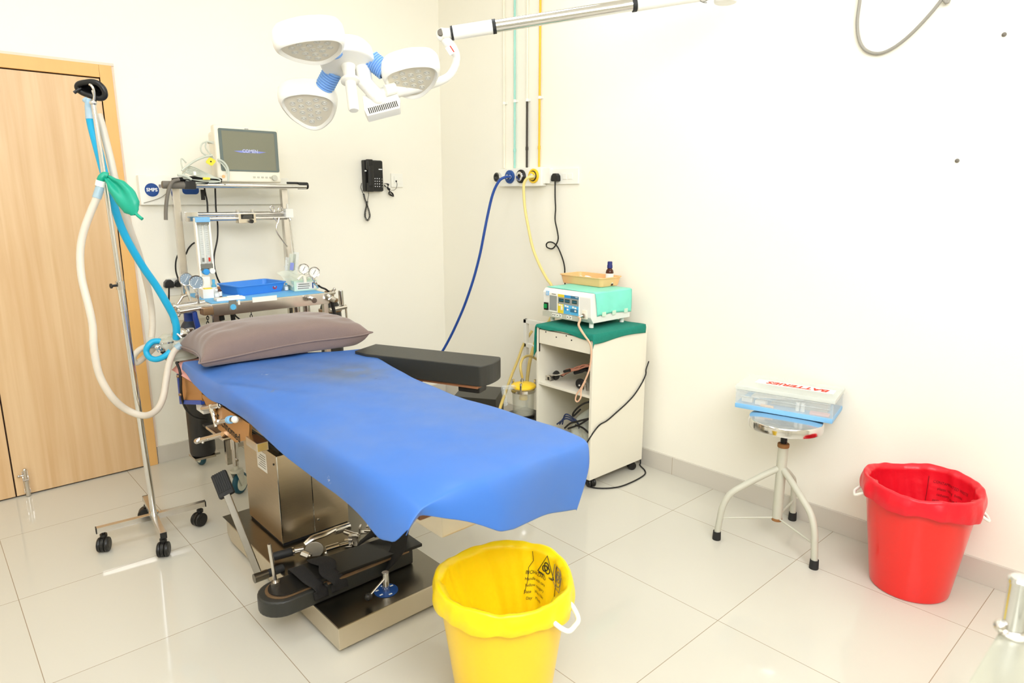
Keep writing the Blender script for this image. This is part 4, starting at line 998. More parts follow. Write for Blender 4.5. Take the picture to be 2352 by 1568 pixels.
# pressure gauges
def gauge(px, py, r_, face, y, parent, stem_to, nrm=(-.18, -1, .12)):
    c = at(px, py, y=y); n = V(nrm).normalized(); r0 = V((1, 0, 0)); r0 = (r0-n*r0.dot(n)).normalized(); M = frame(c, r0, n.cross(r0))
    b = MB(); b.lathe([(.0005, -.028), (r_*.92, -.028), (r_, -.022), (r_, .002), (r_*.97, .006), (r_*.86, .004), (r_*.84, 0)], M, seg=36)
    g = b.build('pressure_gauge', 'chrome', parent)
    b = MB(); b.cyl(M @ V((0, 0, -.004)), M @ V((0, 0, .0005)), r_*.86, seg=32); f = b.build('dial', face, g)
    for k in range(11):
        a_ = R(-135+270*k/10)+PI/2; b = MB() if k == 0 else b
        d0, d1 = V((math.cos(a_)*r_*.62, math.sin(a_)*r_*.62, .001)), V((math.cos(a_)*r_*.76, math.sin(a_)*r_*.76, .001)); b.cyl(M @ d0, M @ d1, .0008, seg=5)
    b.build('scale', 'print_grey' if face == 'gauge_white' else 'print_white', g)
    b = MB(); b.cyl(M @ V((-r_*.25, -r_*.4, .0015)), M @ V((r_*.28, r_*.42, .0015)), .0011, seg=6); b.build('needle', 'print_black' if face == 'gauge_white' else 'print_white', g)
    b = MB(); st = V(stem_to); b.cyl(c+V((0, .012, -r_*.98)), c+V((0, .012, -r_*.98-.014)), .008, seg=12); b.cyl(c+V((0, .012, -r_*.98-.012)), st, .0062, seg=12); b.cyl((c+V((0, .012, -r_*.98-.02))).lerp(st, .15), (c+V((0, .012, -r_*.98-.02))).lerp(st, .5), .0095, seg=6); b.build('stem', 'chrome', g)
    return g
gauge(428, 641, .0315, 'gauge_face', -.585, t, at(437, 690, y=-.58))
gauge(451, 648, .0330, 'gauge_face', -.625, t, at(456, 697, y=-.61))
gauge(698, 617, .0270, 'gauge_white', -.61, t, at(703, 640, y=-.58), (-.3, -1, .1))
gauge(722, 625, .0285, 'gauge_white', -.62, t, at(731, 660, y=-.59), (-.3, -1, .1))
b = MB(); b.tube(ats([(684, 642), (693, 633), (702, 634), (711, 633), (720, 641)], y=-.6), .007, seg=10); b.tube(ats([(699, 633), (701, 648)], y=-.605), .009, seg=10, sm=False); b.build('gauge_bracket', 'cream_plastic', t)
b = MB(); b.tube(ats([(731, 655), (738, 660), (748, 664), (757, 672), (762, 684)], y=-.6), .005, seg=8); b.build('gauge_line', 'wire_black', t)
# left yoke block
yk = -.60
b = MB()
b.cyl(at(400, 705, y=yk), at(470, 694, y=yk), .0125, seg=16); b.cyl(at(412, 716, y=yk-.03), at(482, 704, y=yk-.03), .011, seg=16); b.cyl(at(396, 704, y=yk), at(402, 703, y=yk), .016, seg=14); b.cyl(at(405, 712, y=yk-.02), at(416, 716, y=yk-.02), .014, seg=12)
b.build('yoke_bar', 'chrome', t)
b = MB(); b.box2(at(415, 708, y=yk)-V((.02, .02, .014)), at(478, 700, y=yk)+V((.0, .03, .010)), bev=.006); b.build('yoke_block', 'chrome_worn', t)
b = MB(); b.cyl(at(407, 700, y=yk+.03), at(420, 680, y=yk+.03), .006, seg=10); b.cyl(at(420, 680, y=yk+.03), at(430, 677, y=yk+.03), .007, seg=10); b.build('yoke_lever', 'chrome_worn', t)
b = MB(); b.cyl(at(414, 716, y=yk-.02), at(410, 724, y=yk-.02), .007, seg=10); b.ball(at(410, 724, y=yk-.02), .008); b.build('yoke_handle', 'chrome_worn', t)
b = MB(); p = at(478, 706, y=FY0+.0); b.box2((p.x-.03, FY0-.02, p.z-.035), (p.x+.02, FY0+.04, p.z+.005), bev=.008); b.build('yoke_bracket', 'brass_brown', t)
b = MB(); b.tube(ats([(447, 716), (449, 730), (453, 745), (456, 760), (453, 766)], y=yk-.03), .013, seg=12, radii=[.010, .012, .013, .012, .010]); b.build('pressure_hose', 'hose_navy', t)
# right side: valves and bracket
b = MB()
b.cyl(at(709, 684, y=-.68), at(722, 686, y=-.69), .012, seg=14); b.ball(at(712, 684, y=-.68), .015); b.cyl(at(720, 688, y=-.69), at(722, 690, y=-.71), .014, seg=14)
b.cyl(at(752, 678, y=-.66), at(762, 686, y=-.68), .012, seg=14); b.build('valve', 'chrome', t)
b = MB(); b.cyl(at(748, 676, y=-.64), at(768, 672, y=-.62), .009, seg=12); b.cyl(at(765, 664, y=-.62), at(768, 674, y=-.62), .008, seg=10); b.ball(at(768, 664, y=-.62), .009); b.cyl(at(757, 683, y=-.68), at(768, 689, y=-.68), .016, seg=14, bev=.004); b.build('valve_stem', 'chrome_worn', t)
b = MB(); b.tube(ats([(756, 672), (762, 690), (766, 710), (771, 730), (774, 745), (776, 790)], y=-.60), .010, seg=10); b.build('rubber_hose', 'wire_black', t)
b = MB(); b.cyl(at(785, 700, y=-.55), at(782, 666, y=-.55), .014, seg=18, bev=.004); b.build('bracket_handle', 'chrome', t)
b = MB(); b.cyl(at(757, 712, y=-.55), at(795, 704, y=-.55), .013, seg=14); b.cyl(at(794, 702, y=-.55), at(799, 762, y=-.55), .006, seg=12); b.cyl(at(803, 762, y=-.5), at(803, 748, y=-.5), .005, seg=10); b.build('side_bracket', 'chrome_worn', t)

# gas cylinders
def gas_cyl(x, y, z0, z1, r_, label, mats):
    t = thing('gas_cylinder', label, 'gas cylinder', (x, y, z0)); M = Mx.Translation((x, y, z0)); h = z1-z0
    b = MB(); b.lathe([(.0005, .004), (r_*.8, 0), (r_*.95, .006), (r_, .02), (r_, h*.80)], M, seg=36); b.build('body', mats[0], t)
    b = MB(); b.lathe([(r_, h*.80), (r_*.97, h*.84), (r_*.84, h*.885), (r_*.6, h*.925), (r_*.42, h*.945)], M, seg=36); b.build('shoulder', mats[1], t)
    b = MB(); b.lathe([(r_*.43, h*.94), (r_*.40, h*.96), (r_*.40, h), (.0005, h)], M, seg=24); b.build('collar', mats[2], t)
    return t
pc = at(465, 1042, y=-.50)
oc = gas_cyl(pc.x+.004, -.50, pc.z, .905, .0600, 'black gas cylinder with navy shoulder standing left of the pillow', ('cylinder_black', 'cylinder_navy', 'hose_navy'))
b = MB()
b.box2((pc.x+.02, -.53, pc.z-.012), (FX0+.01, -.47, pc.z-.001)); b.box2((pc.x-.05, -.55, pc.z-.012), (pc.x+.05, -.45, pc.z-.001)); plabel(b.build('cylinder_cradle', 'chrome_worn', AT), 'cradle holding the left gas cylinder')
pc2 = at(743, 735, y=-.45)
gas_cyl(pc2.x+.045, -.45, .20, .935, .062, 'black gas cylinder with brownish collar right of the trolley', ('cylinder_black', 'cylinder_black', 'brass_brown'))
b = MB(); b.box2((pc2.x-.03, -.51, .186), (pc2.x+.11, -.39, .199)); plabel(b.build('cylinder_cradle', 'chrome_worn', AT), 'cradle holding the right gas cylinder')
for z, rr in ((.870, .048), (.815, .0650)):
    b = MB(); b.lathe([(rr-.012, z), (rr, z+.004), (rr, z+.018), (rr-.012, z+.022)], Mx.Translation((pc2.x+.045, -.45, 0)), seg=30); plabel(b.build('cylinder_band', 'brass_brown', AT), 'brown band round the right gas cylinder')

# circle absorber on the left front
t = thing('gas_absorber', 'chrome and grey breathing circuit absorber left of the pillow', 'absorber', at(400, 815, y=-.78))
ya = -.76
def A(px, py, dy=0): return at(px, py, y=ya+dy)
b = MB(); c = A(417, 800); b.box2(c-V((.045, .03, .05)), c+V((.05, .05, .055)), bev=.012, seg=3); b.build('body', 'grey_enamel', t)
b = MB(); c = A(383, 797); b.lathe([(.020, -.04), (.026, -.02), (.034, .02), (.036, .036), (.0005, .036)], Mx.Translation(c), seg=28, caps=True); b.build('valve_cup', 'grey_enamel', t)
b = MB(); c = A(382, 780); b.lathe([(.036, -.006), (.037, 0), (.030, .012), (.016, .024), (.0005, .027)], Mx.Translation(c), seg=28); b.build('valve_dome', 'clear_glass', t)
b = MB(); c = A(382, 784); b.lathe([(.034, -.004), (.038, -.003), (.038, .003), (.034, .004)], Mx.Translation(c), seg=28); b.build('valve_ring', 'chrome', t)
b = MB(); c = A(414, 765); b.lathe([(.034, -.008), (.035, 0), (.028, .014), (.014, .022), (.0005, .024)], Mx.Translation(c), seg=28); b.build('valve_dome', 'chrome_worn', t)
b = MB(); c = A(437, 762); b.cyl(c-V((0, 0, .016)), c+V((0, 0, .014)), .012, seg=14); b.cyl(c+V((0, 0, .010)), c+V((0, 0, .016)), .018, seg=16); b.build('port', 'chrome', t)
b = MB(); b.cyl(A(407, 766, -.04), A(417, 776, -.05), .005, seg=10); b.build('lever', 'chrome', t)
b = MB(); b.cyl(A(366, 799, -.03), A(374, 803, -.02), .012, seg=14); b.ball(A(362, 797, -.03), .013); b.cyl(A(364, 800, -.03), A(368, 806, -.03), .010, seg=12); b.build('spill_valve', 'chrome', t)
b = MB(); b.cyl(A(400, 792, -.02), A(412, 790, -.02), .017, seg=16); b.build('port', 'grey_enamel', t)
b = MB(); c = A(417, 820); b.lathe([(.0005, -.006), (.066, -.004), (.07, 0), (.06, .006), (.0005, .010)], Mx.Translation(c), seg=30); b.build('base_plate', 'grey_enamel', t)
b = MB(); b.cyl(A(425, 815, .04), (FX0+.01, FY0, .84), .012, seg=14); b.build('support_arm', 'chrome_worn', t)
b = MB(); b.tube([A(372, 806, -.02), A(385, 815, -.02), A(400, 824, -.02), A(412, 836, -.04), A(418, 856, -.05)], .006, seg=10, radii=[.010, .008, .006, .006, .006]); b.tube([A(400, 825, -.01), A(430, 827, 0), A(450, 826, .02)], .009, seg=10); b.build('handle_cover', 'black_rubber', t)
# black pressure tube running down past the cylinder
t = thing('black_tube', 'black tube drooping past the head plate to the cylinder', 'tube', at(420, 900, d=2.9))
b = MB(); b.tube(atd([(405, 832, 2.86), (412, 848, 2.85), (415, 870, 2.85), (416, 900, 2.86), (421, 925, 2.9), (432, 945, 2.98), (450, 958, 3.05), (475, 962, 3.1)]), .0055, seg=10)
b.build('tube', 'wire_black', t)
b = MB(); p = at(409, 864, d=2.85); b.ball(p, .007); p = at(414, 906, d=2.86); b.ball(p, .007); b.build('tube_clip', 'brass_brown', t)

# ------------------------------------------------------------------ things on the trolley
TT = .9565
b = MB(); b.prism([(FX0+.002, FY0+.008), (FX1-.02, FY0+.006), (FX1-.01, FY1-.02), (FX0+.01, FY1-.03)], TT, TT+.0018); tag(b.build('tray_liner', 'liner_paper'), 'pale blue paper liner covering the trolley table', 'paper liner')
LZ = TT+.0022
def tray(name, label, mat, c, rz, L, W, h, fl, lip, th=.003):
    M = Mx.Translation(c) @ rot2(rz)
    t = thing(name, label, 'tray', c, rz)
    def ring(l, w_, z, r_): return [M @ V((x, y, z)) for x, y in rrect(l, w_, r_, 6)]
    b = MB(); b.ring_solid([ring(L-2*th, W-2*th, th, .018), ring(L-.006, W-.006, 0, .016), ring(L, W, .004, .018), ring(L+fl, W+fl, h-.006, .022), ring(L+fl+2*lip, W+fl+2*lip, h-.005, .026), ring(L+fl+2*lip, W+fl+2*lip, h, .026), ring(L+fl-2*th, W+fl-2*th, h-.001, .021), ring(L-2*th, W-2*th, th+.002, .018)], caps=True)
    o = b.build('body', mat, t, smooth=35); return t, M, o
t, M, o = tray('plastic_tray', 'bright blue plastic tray on the trolley table', 'tray_blue', V((-1.543, -.378, LZ)), R(9.7), .255, .178, .052, .026, .006)
p = at(605, 662, y=-.47); M2 = M @ frame((.072, -.0945, .028), (1, 0, 0), (0, .12, 1))
b = MB(); b.cyl(M2 @ V((0, 0, .0005)), M2 @ V((0, 0, .003)), .012, seg=24); s_ = b.build('sticker', 'print_red', t)
b = MB(); b.cyl(M2 @ V((0, 0, .003)), M2 @ V((0, 0, .0036)), .008, seg=20); b.build('emblem', 'label_blue', s_)
text('lettering', 'M', .010, M2 @ Mx.Translation((0, 0, .004)), 'print_white', s_)
def carton(name, label, mat, c, rz, size, bev=.002, cat='box'):
    t = thing(name, label, cat, c, rz); b = MB(); M = Mx.Translation(c) @ rot2(rz)
    b.box((0, 0, size[2]/2), size, M, bev=bev); o = b.build('body', mat, t); return t, M, o
t, M, o = carton('mint_carton', 'mint paper box with printed lines right of the blue tray', 'paper_mint', V((-1.297, -.445, LZ)), R(-8), (.125, .15, .055))
b = MB(); b.box2((-.05, -.0765, .008), (.055, -.0750, .047), M=M); lb = b.build('label', 'paper', t)
for k, (x0_, x1_) in enumerate(((-.045, .015), (-.044, .020), (-.04, .018))):
    b = MB(); b.box2((x0_, -.0772, .012+k*.011), (x1_, -.0764, .016+k*.011), M=M); b.build('print', 'print_grey', lb)
b = MB(); b.box2((.034, -.0772, .012), (.040, -.0764, .042), M=M); b.build('print', 'label_blue', lb)
t, M, o = carton('white_carton', 'white box standing before the left gauges, yellow tab on top', 'paper', V((-1.795, -.44, LZ)), R(-3), (.052, .045, .046))
b = MB(); b.box2((-.015, -.02, .046), (.02, .015, .050), M=M); b.build('tab', 'panel_yellow', t)
t, M, o = carton('slim_white_carton', 'tall white carton behind the white box', 'paper', V((-1.785, -.372, LZ)), R(4), (.05, .04, .10))
t, M, o = carton('writing_pad', 'flat white pad lying on the front left of the trolley table', 'paper', V((-1.735, -.575, LZ)), R(-3), (.135, .055, .013), cat='pad')
b = MB(); b.cyl(M @ V((-.01, .005, .0145)), M @ V((.05, .012, .0145)), .004, seg=10); b.build('pencil', 'white_plastic', t)
def vial(label, c, r_, h, mats):
    t = thing('vial', label, 'vial', c); M = Mx.Translation(c)
    b = MB(); b.lathe([(.0005, 0), (r_, 0), (r_, h*.62), (r_*.55, h*.75), (r_*.5, h*.82), (.0005, h*.82)], M, seg=20); b.build('body', mats[0], t)
    b = MB(); b.lathe([(r_*.6, h*.8), (r_*.62, h), (.0005, h)], M, seg=18); b.build('cap', mats[1], t)
    b = MB(); b.lathe([(r_*1.02, h*.1), (r_*1.02, h*.55)], M, seg=20); b.build('label', mats[2], t); return t
vial('small brown vial with dark red cap behind the flat white pad', V((-1.738, -.445, LZ)), .0125, .052, ('amber_glass', 'brown_wood', 'paper'))
vial('small clear vial with white cap beside the brown vial', V((-1.757, -.463, LZ)), .0115, .044, ('clear_plastic', 'white_plastic', 'paper'))
vial('tall pale blue bottle behind the brown vial', V((-1.745, -.395, LZ)), .012, .085, ('blue_bottle_plastic', 'panel_sky', 'paper'))
vial('small clear vial between blue tray and mint box', V((-1.385, -.445, LZ)), .010, .040, ('clear_plastic', 'blue_bottle_plastic', 'paper'))
# wrapped syringes standing behind the mint box
for k, (px, py, lean, w_, m, lab) in enumerate(((657, 590, -.10, .011, 'clear_plastic', 'clear wrapped syringe leaning left behind the mint box'), (668, 582, .10, .015, 'bag_clear', 'wrapped syringe with violet mark, middle one behind the mint box'), (676, 578, .25, .013, 'clear_plastic', 'wrapped syringe on the right against the trolley post'))):
    tp = at(px, py, y=-.31); bt = V((-1.335+.018*k, -.335, LZ)); t = thing('syringe', lab, 'syringe', bt, group='wrapped syringes behind the mint box')
    ax = (tp-bt).normalized(); L = (tp-bt).length
    b = MB(); b.cyl(bt+ax*.004, bt+ax*L*.7, w_*.8, seg=14); b.cyl(bt+ax*L*.7, bt+ax*L*.9, w_*.35, seg=10); b.cyl(bt+ax*L*.68, bt+ax*L*.71, w_*1.2, seg=14); b.build('barrel', 'white_plastic', t)
    b = MB(); b.box((0, 0, L*.5), (w_*2.6, .004, L*.98), frame(bt, ax.cross(V((0, 1, 0))), V((0, -1, 0))), bev=.001); b.build('wrapper', m, t)
    if k == 1: b = MB(); b.box((0, 0, L*.62), (w_*1.4, .0055, L*.22), frame(bt, ax.cross(V((0, 1, 0))), V((0, -1, 0)))); b.build('mark', 'logo_blue', t)
t = thing('plastic_wrapper', 'crumpled clear wrapper between the blue tray and the mint box', 'wrapper', (-1.36, -.40, LZ))
b = MB(); b.grid(lambda u, v: V((-1.375+.11*u-.02*v, -.50+.15*v, LZ+.02+.075*v+.012*math.sin(9*u+4*v)*math.sin(7*v+2)+.035*u*(1-v))), 14, 14); b.build('wrapper', 'bag_clear', t)

# ------------------------------------------------------------------ patient monitor and leads
MY = -.325
a = at(490, 288, y=MY); c = at(646, 409, y=MY); X0, X1, Z1 = a.x, c.x, at(560, 290, y=MY).z
Z0 = SZ+.0175
t = thing('patient_monitor', 'white patient monitor with grey screen on the trolley shelf', 'monitor', ((X0+X1)/2, -.24, Z0))
b = MB(); b.box2((X0, MY, Z0), (X1, MY+.05, Z1), bev=.012, seg=3); b.box2((X0+.02, MY+.04, Z0+.002), (X1-.02, MY+.16, Z1-.025), bev=.02, seg=3); b.build('housing', 'cream_plastic', t)
s0 = at(501, 293, y=MY-.002); s1 = at(641, 395, y=MY-.002)
sx0, sx1, sz1, sz0 = at(504, 340, y=MY-.002).x, at(638, 340, y=MY-.002).x, at(568, 298, y=MY-.002).z, at(572, 394, y=MY-.002).z
b = MB(); b.prism(rrect(sx1-sx0, sz1-sz0, .008), -.002, .0025, frame(((sx0+sx1)/2, MY, (sz0+sz1)/2), (1, 0, 0), (0, 0, 1))); sc_ = b.build('screen', 'screen_glass', t)
b = MB(); mx_, mz_ = (sx0+sx1)/2, (sz0+sz1)/2; b.box2((sx0+.016, MY-.0032, sz0+.008), (sx1-.016, MY-.0024, sz1-.012)); b.build('display', 'screen_centre', sc_)
b = MB(); b.box2((sx1-.018, MY-.0035, sz0+.016), (sx1-.0165, MY-.0024, sz1-.010)); b.box2((sx0+.016, MY-.0035, sz1-.0125), (sx1-.016, MY-.0024, sz1-.011)); b.build('bezel_line', 'print_grey', sc_)
b = MB(); b.prism([(-.085, 0), (-.05, .003), (.05, .003), (.085, 0), (.05, -.007), (-.05, -.007)], 0, .0006, frame((mx_+.002, MY-.0033, mz_-.004), (1, 0, 0), (0, 0, 1))); lg = b.build('glow_bar', 'logo_blue', sc_)
text('lettering', 'COMEN', .023, frame((mx_+.002, MY-.0042, mz_-.003), (1, 0, 0), (0, 0, 1)), 'logo_pale', sc_, bold=.0006)
zk = Z0+.028
for k in range(5):
    b = MB(); xk = lerp(X0, X1, .56)+k*.022; b.box2((xk-.006, MY-.004, zk-.004), (xk+.006, MY+.002, zk+.004), bev=.0015); b.build('button', 'grey_cable', t)
b = MB(); b.cyl((X1-.040, MY, zk-.002), (X1-.040, MY-.014, zk-.002), .015, seg=26, bev=.002); b.build('knob', 'grey_enamel', t)
b = MB(); b.cyl((X0+.028, MY+.001, zk), (X0+.028, MY-.003, zk), .008, seg=18); b.build('power_button', 'tray_peach', t)
b = MB(); b.box2(((X0+X1)/2-.012, MY-.001, Z1-.014), ((X0+X1)/2+.008, MY+.001, Z1-.011)); b.build('badge', 'print_grey', t)
# leads
t = thing('monitor_leads', 'coiled pale grey monitor cables piled on the trolley shelf left of the monitor', 'cables', (X0-.10, -.30, SZ+.006))
def lead(pts, r_, m='sea_cable', y=-.36): b = MB(); b.tube(ats(pts, y=y), r_, seg=8); return b.build('lead', m, t)
lead([(487, 328), (476, 325), (464, 330), (461, 342), (466, 352), (480, 358), (490, 362)], .004)
lead([(474, 326), (472, 338), (480, 350), (488, 358)], .0035)
lead([(488, 357), (470, 360), (450, 368), (436, 377), (424, 386), (418, 392)], .0055, y=-.37)
lead([(500, 366), (512, 371), (522, 384), (525, 400), (524, 417)], .0055, y=-.378)
lead([(500, 369), (510, 376), (519, 388), (521, 398)], .0035, y=-.376)
lead([(420, 390), (416, 372), (418, 364), (428, 374)], .0035)
for k in range(6):
    o_ = k*2.3-2; y_ = -.33-.006*k
    lead([(426, 392+o_*.3), (420, 398+o_*.5), (424, 405+o_*.6), (445, 410+o_), (475, 412+o_*.7), (505, 414+o_*.3), (500, 410), (470, 398+o_), (448, 388+o_*1.6), (432, 385+o_*1.3), (426, 392+o_*.3)], .0033, y=y_)
lead([(440, 412), (425, 404), (408, 402)], .006, y=-.375)
b = MB(); p = at(447, 398, y=-.39); b.box(p, (.012, .010, .018), bev=.002); b.build('connector', 'white_plastic', t)
b = MB(); p = at(474, 410, y=-.385); b.box(p, (.034, .012, .012), bev=.003); plabel(b.build('connector', 'panel_yellow', t), 'orange connector')
b = MB(); b.box(at(484, 327, y=-.34), (.03, .014, .014), bev=.004); b.build('connector', 'grey_cable', t)
t = thing('yellow_tag', 'small yellow warning tag hanging from the monitor leads', 'tag', at(484, 371, y=-.385))
p = at(484, 371, y=-.386); b = MB(); b.prism([(.022*math.cos(R(a_))*(1+.12*math.cos(R(4*a_))), .018*math.sin(R(a_))*(1+.12*math.cos(R(4*a_)))) for a_ in range(0, 360, 20)], 0, .002, frame(p, (1, 0, .15), (0, 0, 1))); o = b.build('card', 'panel_yellow', t)
b = MB(); b.cyl(p+V((0, -.0005, 0)), p+V((0, -.003, 0)), .004, seg=10); b.build('mark', 'print_black', t)
t = thing('pressure_cuff', 'folded black blood pressure cuff under the monitor cables', 'cuff', (X0-.2, -.28, SZ+.0065))
b = MB()
cx0 = at(402, 410, y=-.30).x
b.grid(lambda u, v: V((cx0+.21*u, -.345+.10*v, SZ+.022+.010*math.sin(u*3)+.004*math.sin(9*v))), 16, 6); b.build('cuff', 'black_cloth', t, solid=.018, smooth=60)
b = MB(); b.grid(lambda u, v: V((cx0-.022+.16*u, -.365+.03*v, SZ+.020+.006*math.sin(u*5)-.003*v)), 12, 3); b.build('flap', 'black_cloth', t, solid=.004)
b = MB(); b.tube(ats([(412, 412), (398, 416), (390, 428), (384, 452), (381, 480), (381, 505)], y=-.385), .0085, seg=10); b.build('air_tube', 'grey_rubber', t)
# ================================================================== WHITE CABINET
KX0, KX1, KY0, KY1, KZ0, KZ1 = -.49, -.06, -1.862, -1.472, .052, .800
t = thing('cabinet', 'white open-fronted cabinet on casters against the right wall', 'cabinet', ((KX0+KX1)/2, (KY0+KY1)/2, 0))
T_ = .016
b = MB(); b.box2((KX0, KY1-T_, KZ0), (KX1, KY1, KZ1), bev=.002); b.build('side_panel', 'cream_enamel', t)
b = MB(); b.box2((KX0, KY0, KZ0), (KX1, KY0+T_, KZ1), bev=.002); b.build('side_panel', 'cream_enamel', t)
b = MB(); b.box2((KX1-.01, KY0+T_, KZ0), (KX1, KY1-T_, KZ1)); b.build('back_panel', 'cream_enamel', t)
b = MB(); b.box2((KX0, KY0+T_, KZ1-T_), (KX1-.01, KY1-T_, KZ1), bev=.002); b.build('top_panel', 'cream_enamel', t)
b = MB(); b.box2((KX0+.004, KY0+T_, KZ0+.05), (KX1-.01, KY1-T_, KZ0+.066)); b.box2((KX0, KY0+T_, KZ0), (KX0+.014, KY1-T_, KZ0+.062), bev=.002); b.build('bottom_panel', 'cream_enamel', t)
b = MB(); b.box2((KX0+.004, KY0+T_, .480), (KX1-.01, KY1-T_, .494), bev=.002); b.build('shelf', 'cream_enamel', t)
b = MB(); b.box2((KX0-.002, KY0+T_+.002, .706), (KX0+.014, KY1-T_-.006, .780), bev=.002); dr = b.build('drawer', 'cream_enamel', t)
b = MB(); b.box2((KX0+.014, KY0+T_+.02, .712), (KX1-.06, KY1-T_-.02, .716)); b.box2((KX0+.014, KY0+T_+.02, .712), (KX1-.06, KY0+T_+.026, .76)); b.box2((KX0+.014, KY1-T_-.026, .712), (KX1-.06, KY1-T_-.02, .76)); b.build('drawer_box', 'cream_enamel', dr)
for px, py in ((1254, 762), (1301, 771), (1340, 777), (1278, 774), (1313, 781)):
    p = at(px, py, x=KX0-.002); b = MB(); b.cyl((KX0-.0015, p.y, p.z), (KX0-.0035, p.y, p.z), .0035, seg=12); b.build('screw_hole', 'print_black', dr)
b = MB(); b.box2((KX0+.001, KY1-T_-.005, .66), (KX0+.006, KY1-T_-.001, .79)); b.build('runner', 'black_plastic', t)
for x, y, rz in ((KX0+.045, KY0+.035, 1.2), (KX0+.045, KY1-.035, .4), (KX1-.06, KY0+.035, 2.6), (KX1-.06, KY1-.035, .2)):
    caster(t, x, y, KZ0+.002, .0225, rz, .042)
# green cloth on the cabinet
def clothf(u, v):
    # u: over the left edge, across, over the right edge ; v: over the front edge to the back
    x = lerp(KX0-.004, KX1-.02, max(0, (v-.12)/.88)); y = 0; z = KZ1+.0035
    s_ = min(max((u-.14)/.76, 0), 1); y = lerp(KY1+.003, KY0-.003, s_)
    fo = max(0, 1-v/.12); ro = max(0, (u-.9)/.1); lo = max(0, (.14-u)/.14)
    if fo: z -= (.012+.014*s_+.006*math.sin(s_*9))*fo*1.0; x -= .004*fo
    if ro: z -= (.040+.006*math.sin(v*7))*ro; y -= .004*min(1, ro*3)+.003*ro*math.sin(v*11)
    if lo:
        z -= (.15*max(0, 1-max(0, v-.12)/.25)+.02)*lo; y += .004*min(1, lo*3)+.006*lo
    z += .0012*math.sin(u*21+v*9)*(1-fo)*(1-ro)*(1-lo)+.0012
    return V((x, y, z))
b = MB(); b.grid(clothf, 60, 40); tag(b.build('green_cloth', 'drape_green', solid=.003, smooth=70), 'dark green surgical cloth spread over the white cabinet top', 'cloth')

# ------------------------------------------------------------------ electrosurgical unit
UX0, UX1, UY0, UY1, UZ0, UZ1 = -.408, -.095, -1.772, -1.438, .834, .985
t = thing('electrosurgical_unit', 'white surgical power unit with coloured control panel on the white cabinet', 'medical device', ((UX0+UX1)/2, (UY0+UY1)/2, KZ1+.0075)); UNIT = t
b = MB(); b.prism([(UX0+.02, UZ0), (UX1, UZ0), (UX1, UZ1), (UX0+.012, UZ1), (UX0-.004, UZ1-.02), (UX0, UZ0+.03)], -UY1, -UY0, Mx(((1, 0, 0, 0), (0, 0, -1, 0), (0, 1, 0, 0), (0, 0, 0, 1))), bev=.004)
b.build('housing', 'white_enamel', t)
for x in (UX0+.04, UX1-.03):
    for y in (UY0+.03, UY1-.03):
        b = MB(); b.cyl((x, y, KZ1+.0072), (x, y, UZ0+.002), .012, seg=16); b.build('foot', 'white_plastic', t)
FXf = UX0-.0022
def fr(u, v): return V((FXf+(.0 if True else 0), lerp(UY1, UY0, u), lerp(UZ1, UZ0, v)))
def patch(u0, v0, u1, v1, m, name, parent, d0=.004, d1=.0):
    b = MB(); b.box2((FXf-d0-.001, lerp(UY1, UY0, u0), lerp(UZ1, UZ0, v1)), (FXf+.006, lerp(UY1, UY0, u1), lerp(UZ1, UZ0, v0)), bev=.0004, seg=1); return b.build(name, m, parent)
pn = patch(.15, .13, .775, .80, 'white_plastic', 'control_panel', t, .0032)
patch(.155, .22, .315, .74, 'panel_grey', 'speaker_grille', pn, .0038)
for u0, u1, m in ((.335, .47, 'panel_yellow'), (.472, .60, 'panel_blue'), (.602, .77, 'panel_teal')):
    patch(u0, .14, u1, .235, m, 'heading', pn, .0040)
patch(.335, .237, .77, .47, 'panel_grey', 'display_strip', pn, .0039)
patch(.335, .472, .46, .79, 'panel_yellow', 'cut_panel', pn, .0039); patch(.462, .472, .60, .79, 'panel_sky', 'coag_panel', pn, .0039); patch(.602, .472, .77, .79, 'panel_sky', 'bipolar_panel', pn, .0039)
patch(.475, .57, .575, .67, 'panel_blue', 'key_field', pn, .0044); patch(.60, .58, .755, .70, 'panel_teal', 'key_field', pn, .0044)
for u0 in (.36, .485, .635):
    d_ = patch(u0, .28, u0+.10, .40, 'lcd_dark', 'display', pn, .0048)
    for k in range(3): patch(u0+.014+k*.028, .31, u0+.032+k*.028, .37, 'panel_teal', 'digit', d_, .0051)
for u0, v0 in ((.355, .485), (.40, .495), (.405, .56), (.405, .62), (.485, .485), (.53, .50), (.53, .60), (.64, .50), (.69, .515), (.69, .61)):
    patch(u0, v0, u0+.036, v0+.055, 'white_plastic', 'key', pn, .0056)
patch(.70, .165, .755, .185, 'print_white', 'print', pn, .0046); patch(.20, .155, .29, .18, 'print_grey', 'print', pn, .0038)
patch(.0, .82, .80, .985, 'panel_grey' if False else 'grey_enamel', 'socket_strip', t, .003, 0)
for u0 in (.24, .28, .335, .40, .55, .615):
    b = MB(); y = lerp(UY1, UY0, u0); z = lerp(UZ1, UZ0, .885); b.box2((FXf-.006, y-.0075, z-.009), (FXf+.004, y+.0075, z+.009), bev=.001); s_ = b.build('socket', 'white_plastic', t)
    b = MB(); b.cyl((FXf-.0058, y, z), (FXf-.0068, y, z), .003, seg=12); b.build('hole', 'print_black', s_)
patch(.835, .56, .93, .86, 'cream_plastic', 'handpiece_plate', t, .0032)
b = MB(); y, z = lerp(UY1, UY0, .885), lerp(UZ1, UZ0, .74); b.cyl((FXf-.003, y, z), (FXf-.012, y, z), .011, seg=18); b.cyl((FXf-.012, y+.004, z), (FXf-.030, y+.014, z-.006), .006, seg=12); b.build('handpiece_plug', 'chrome', t)
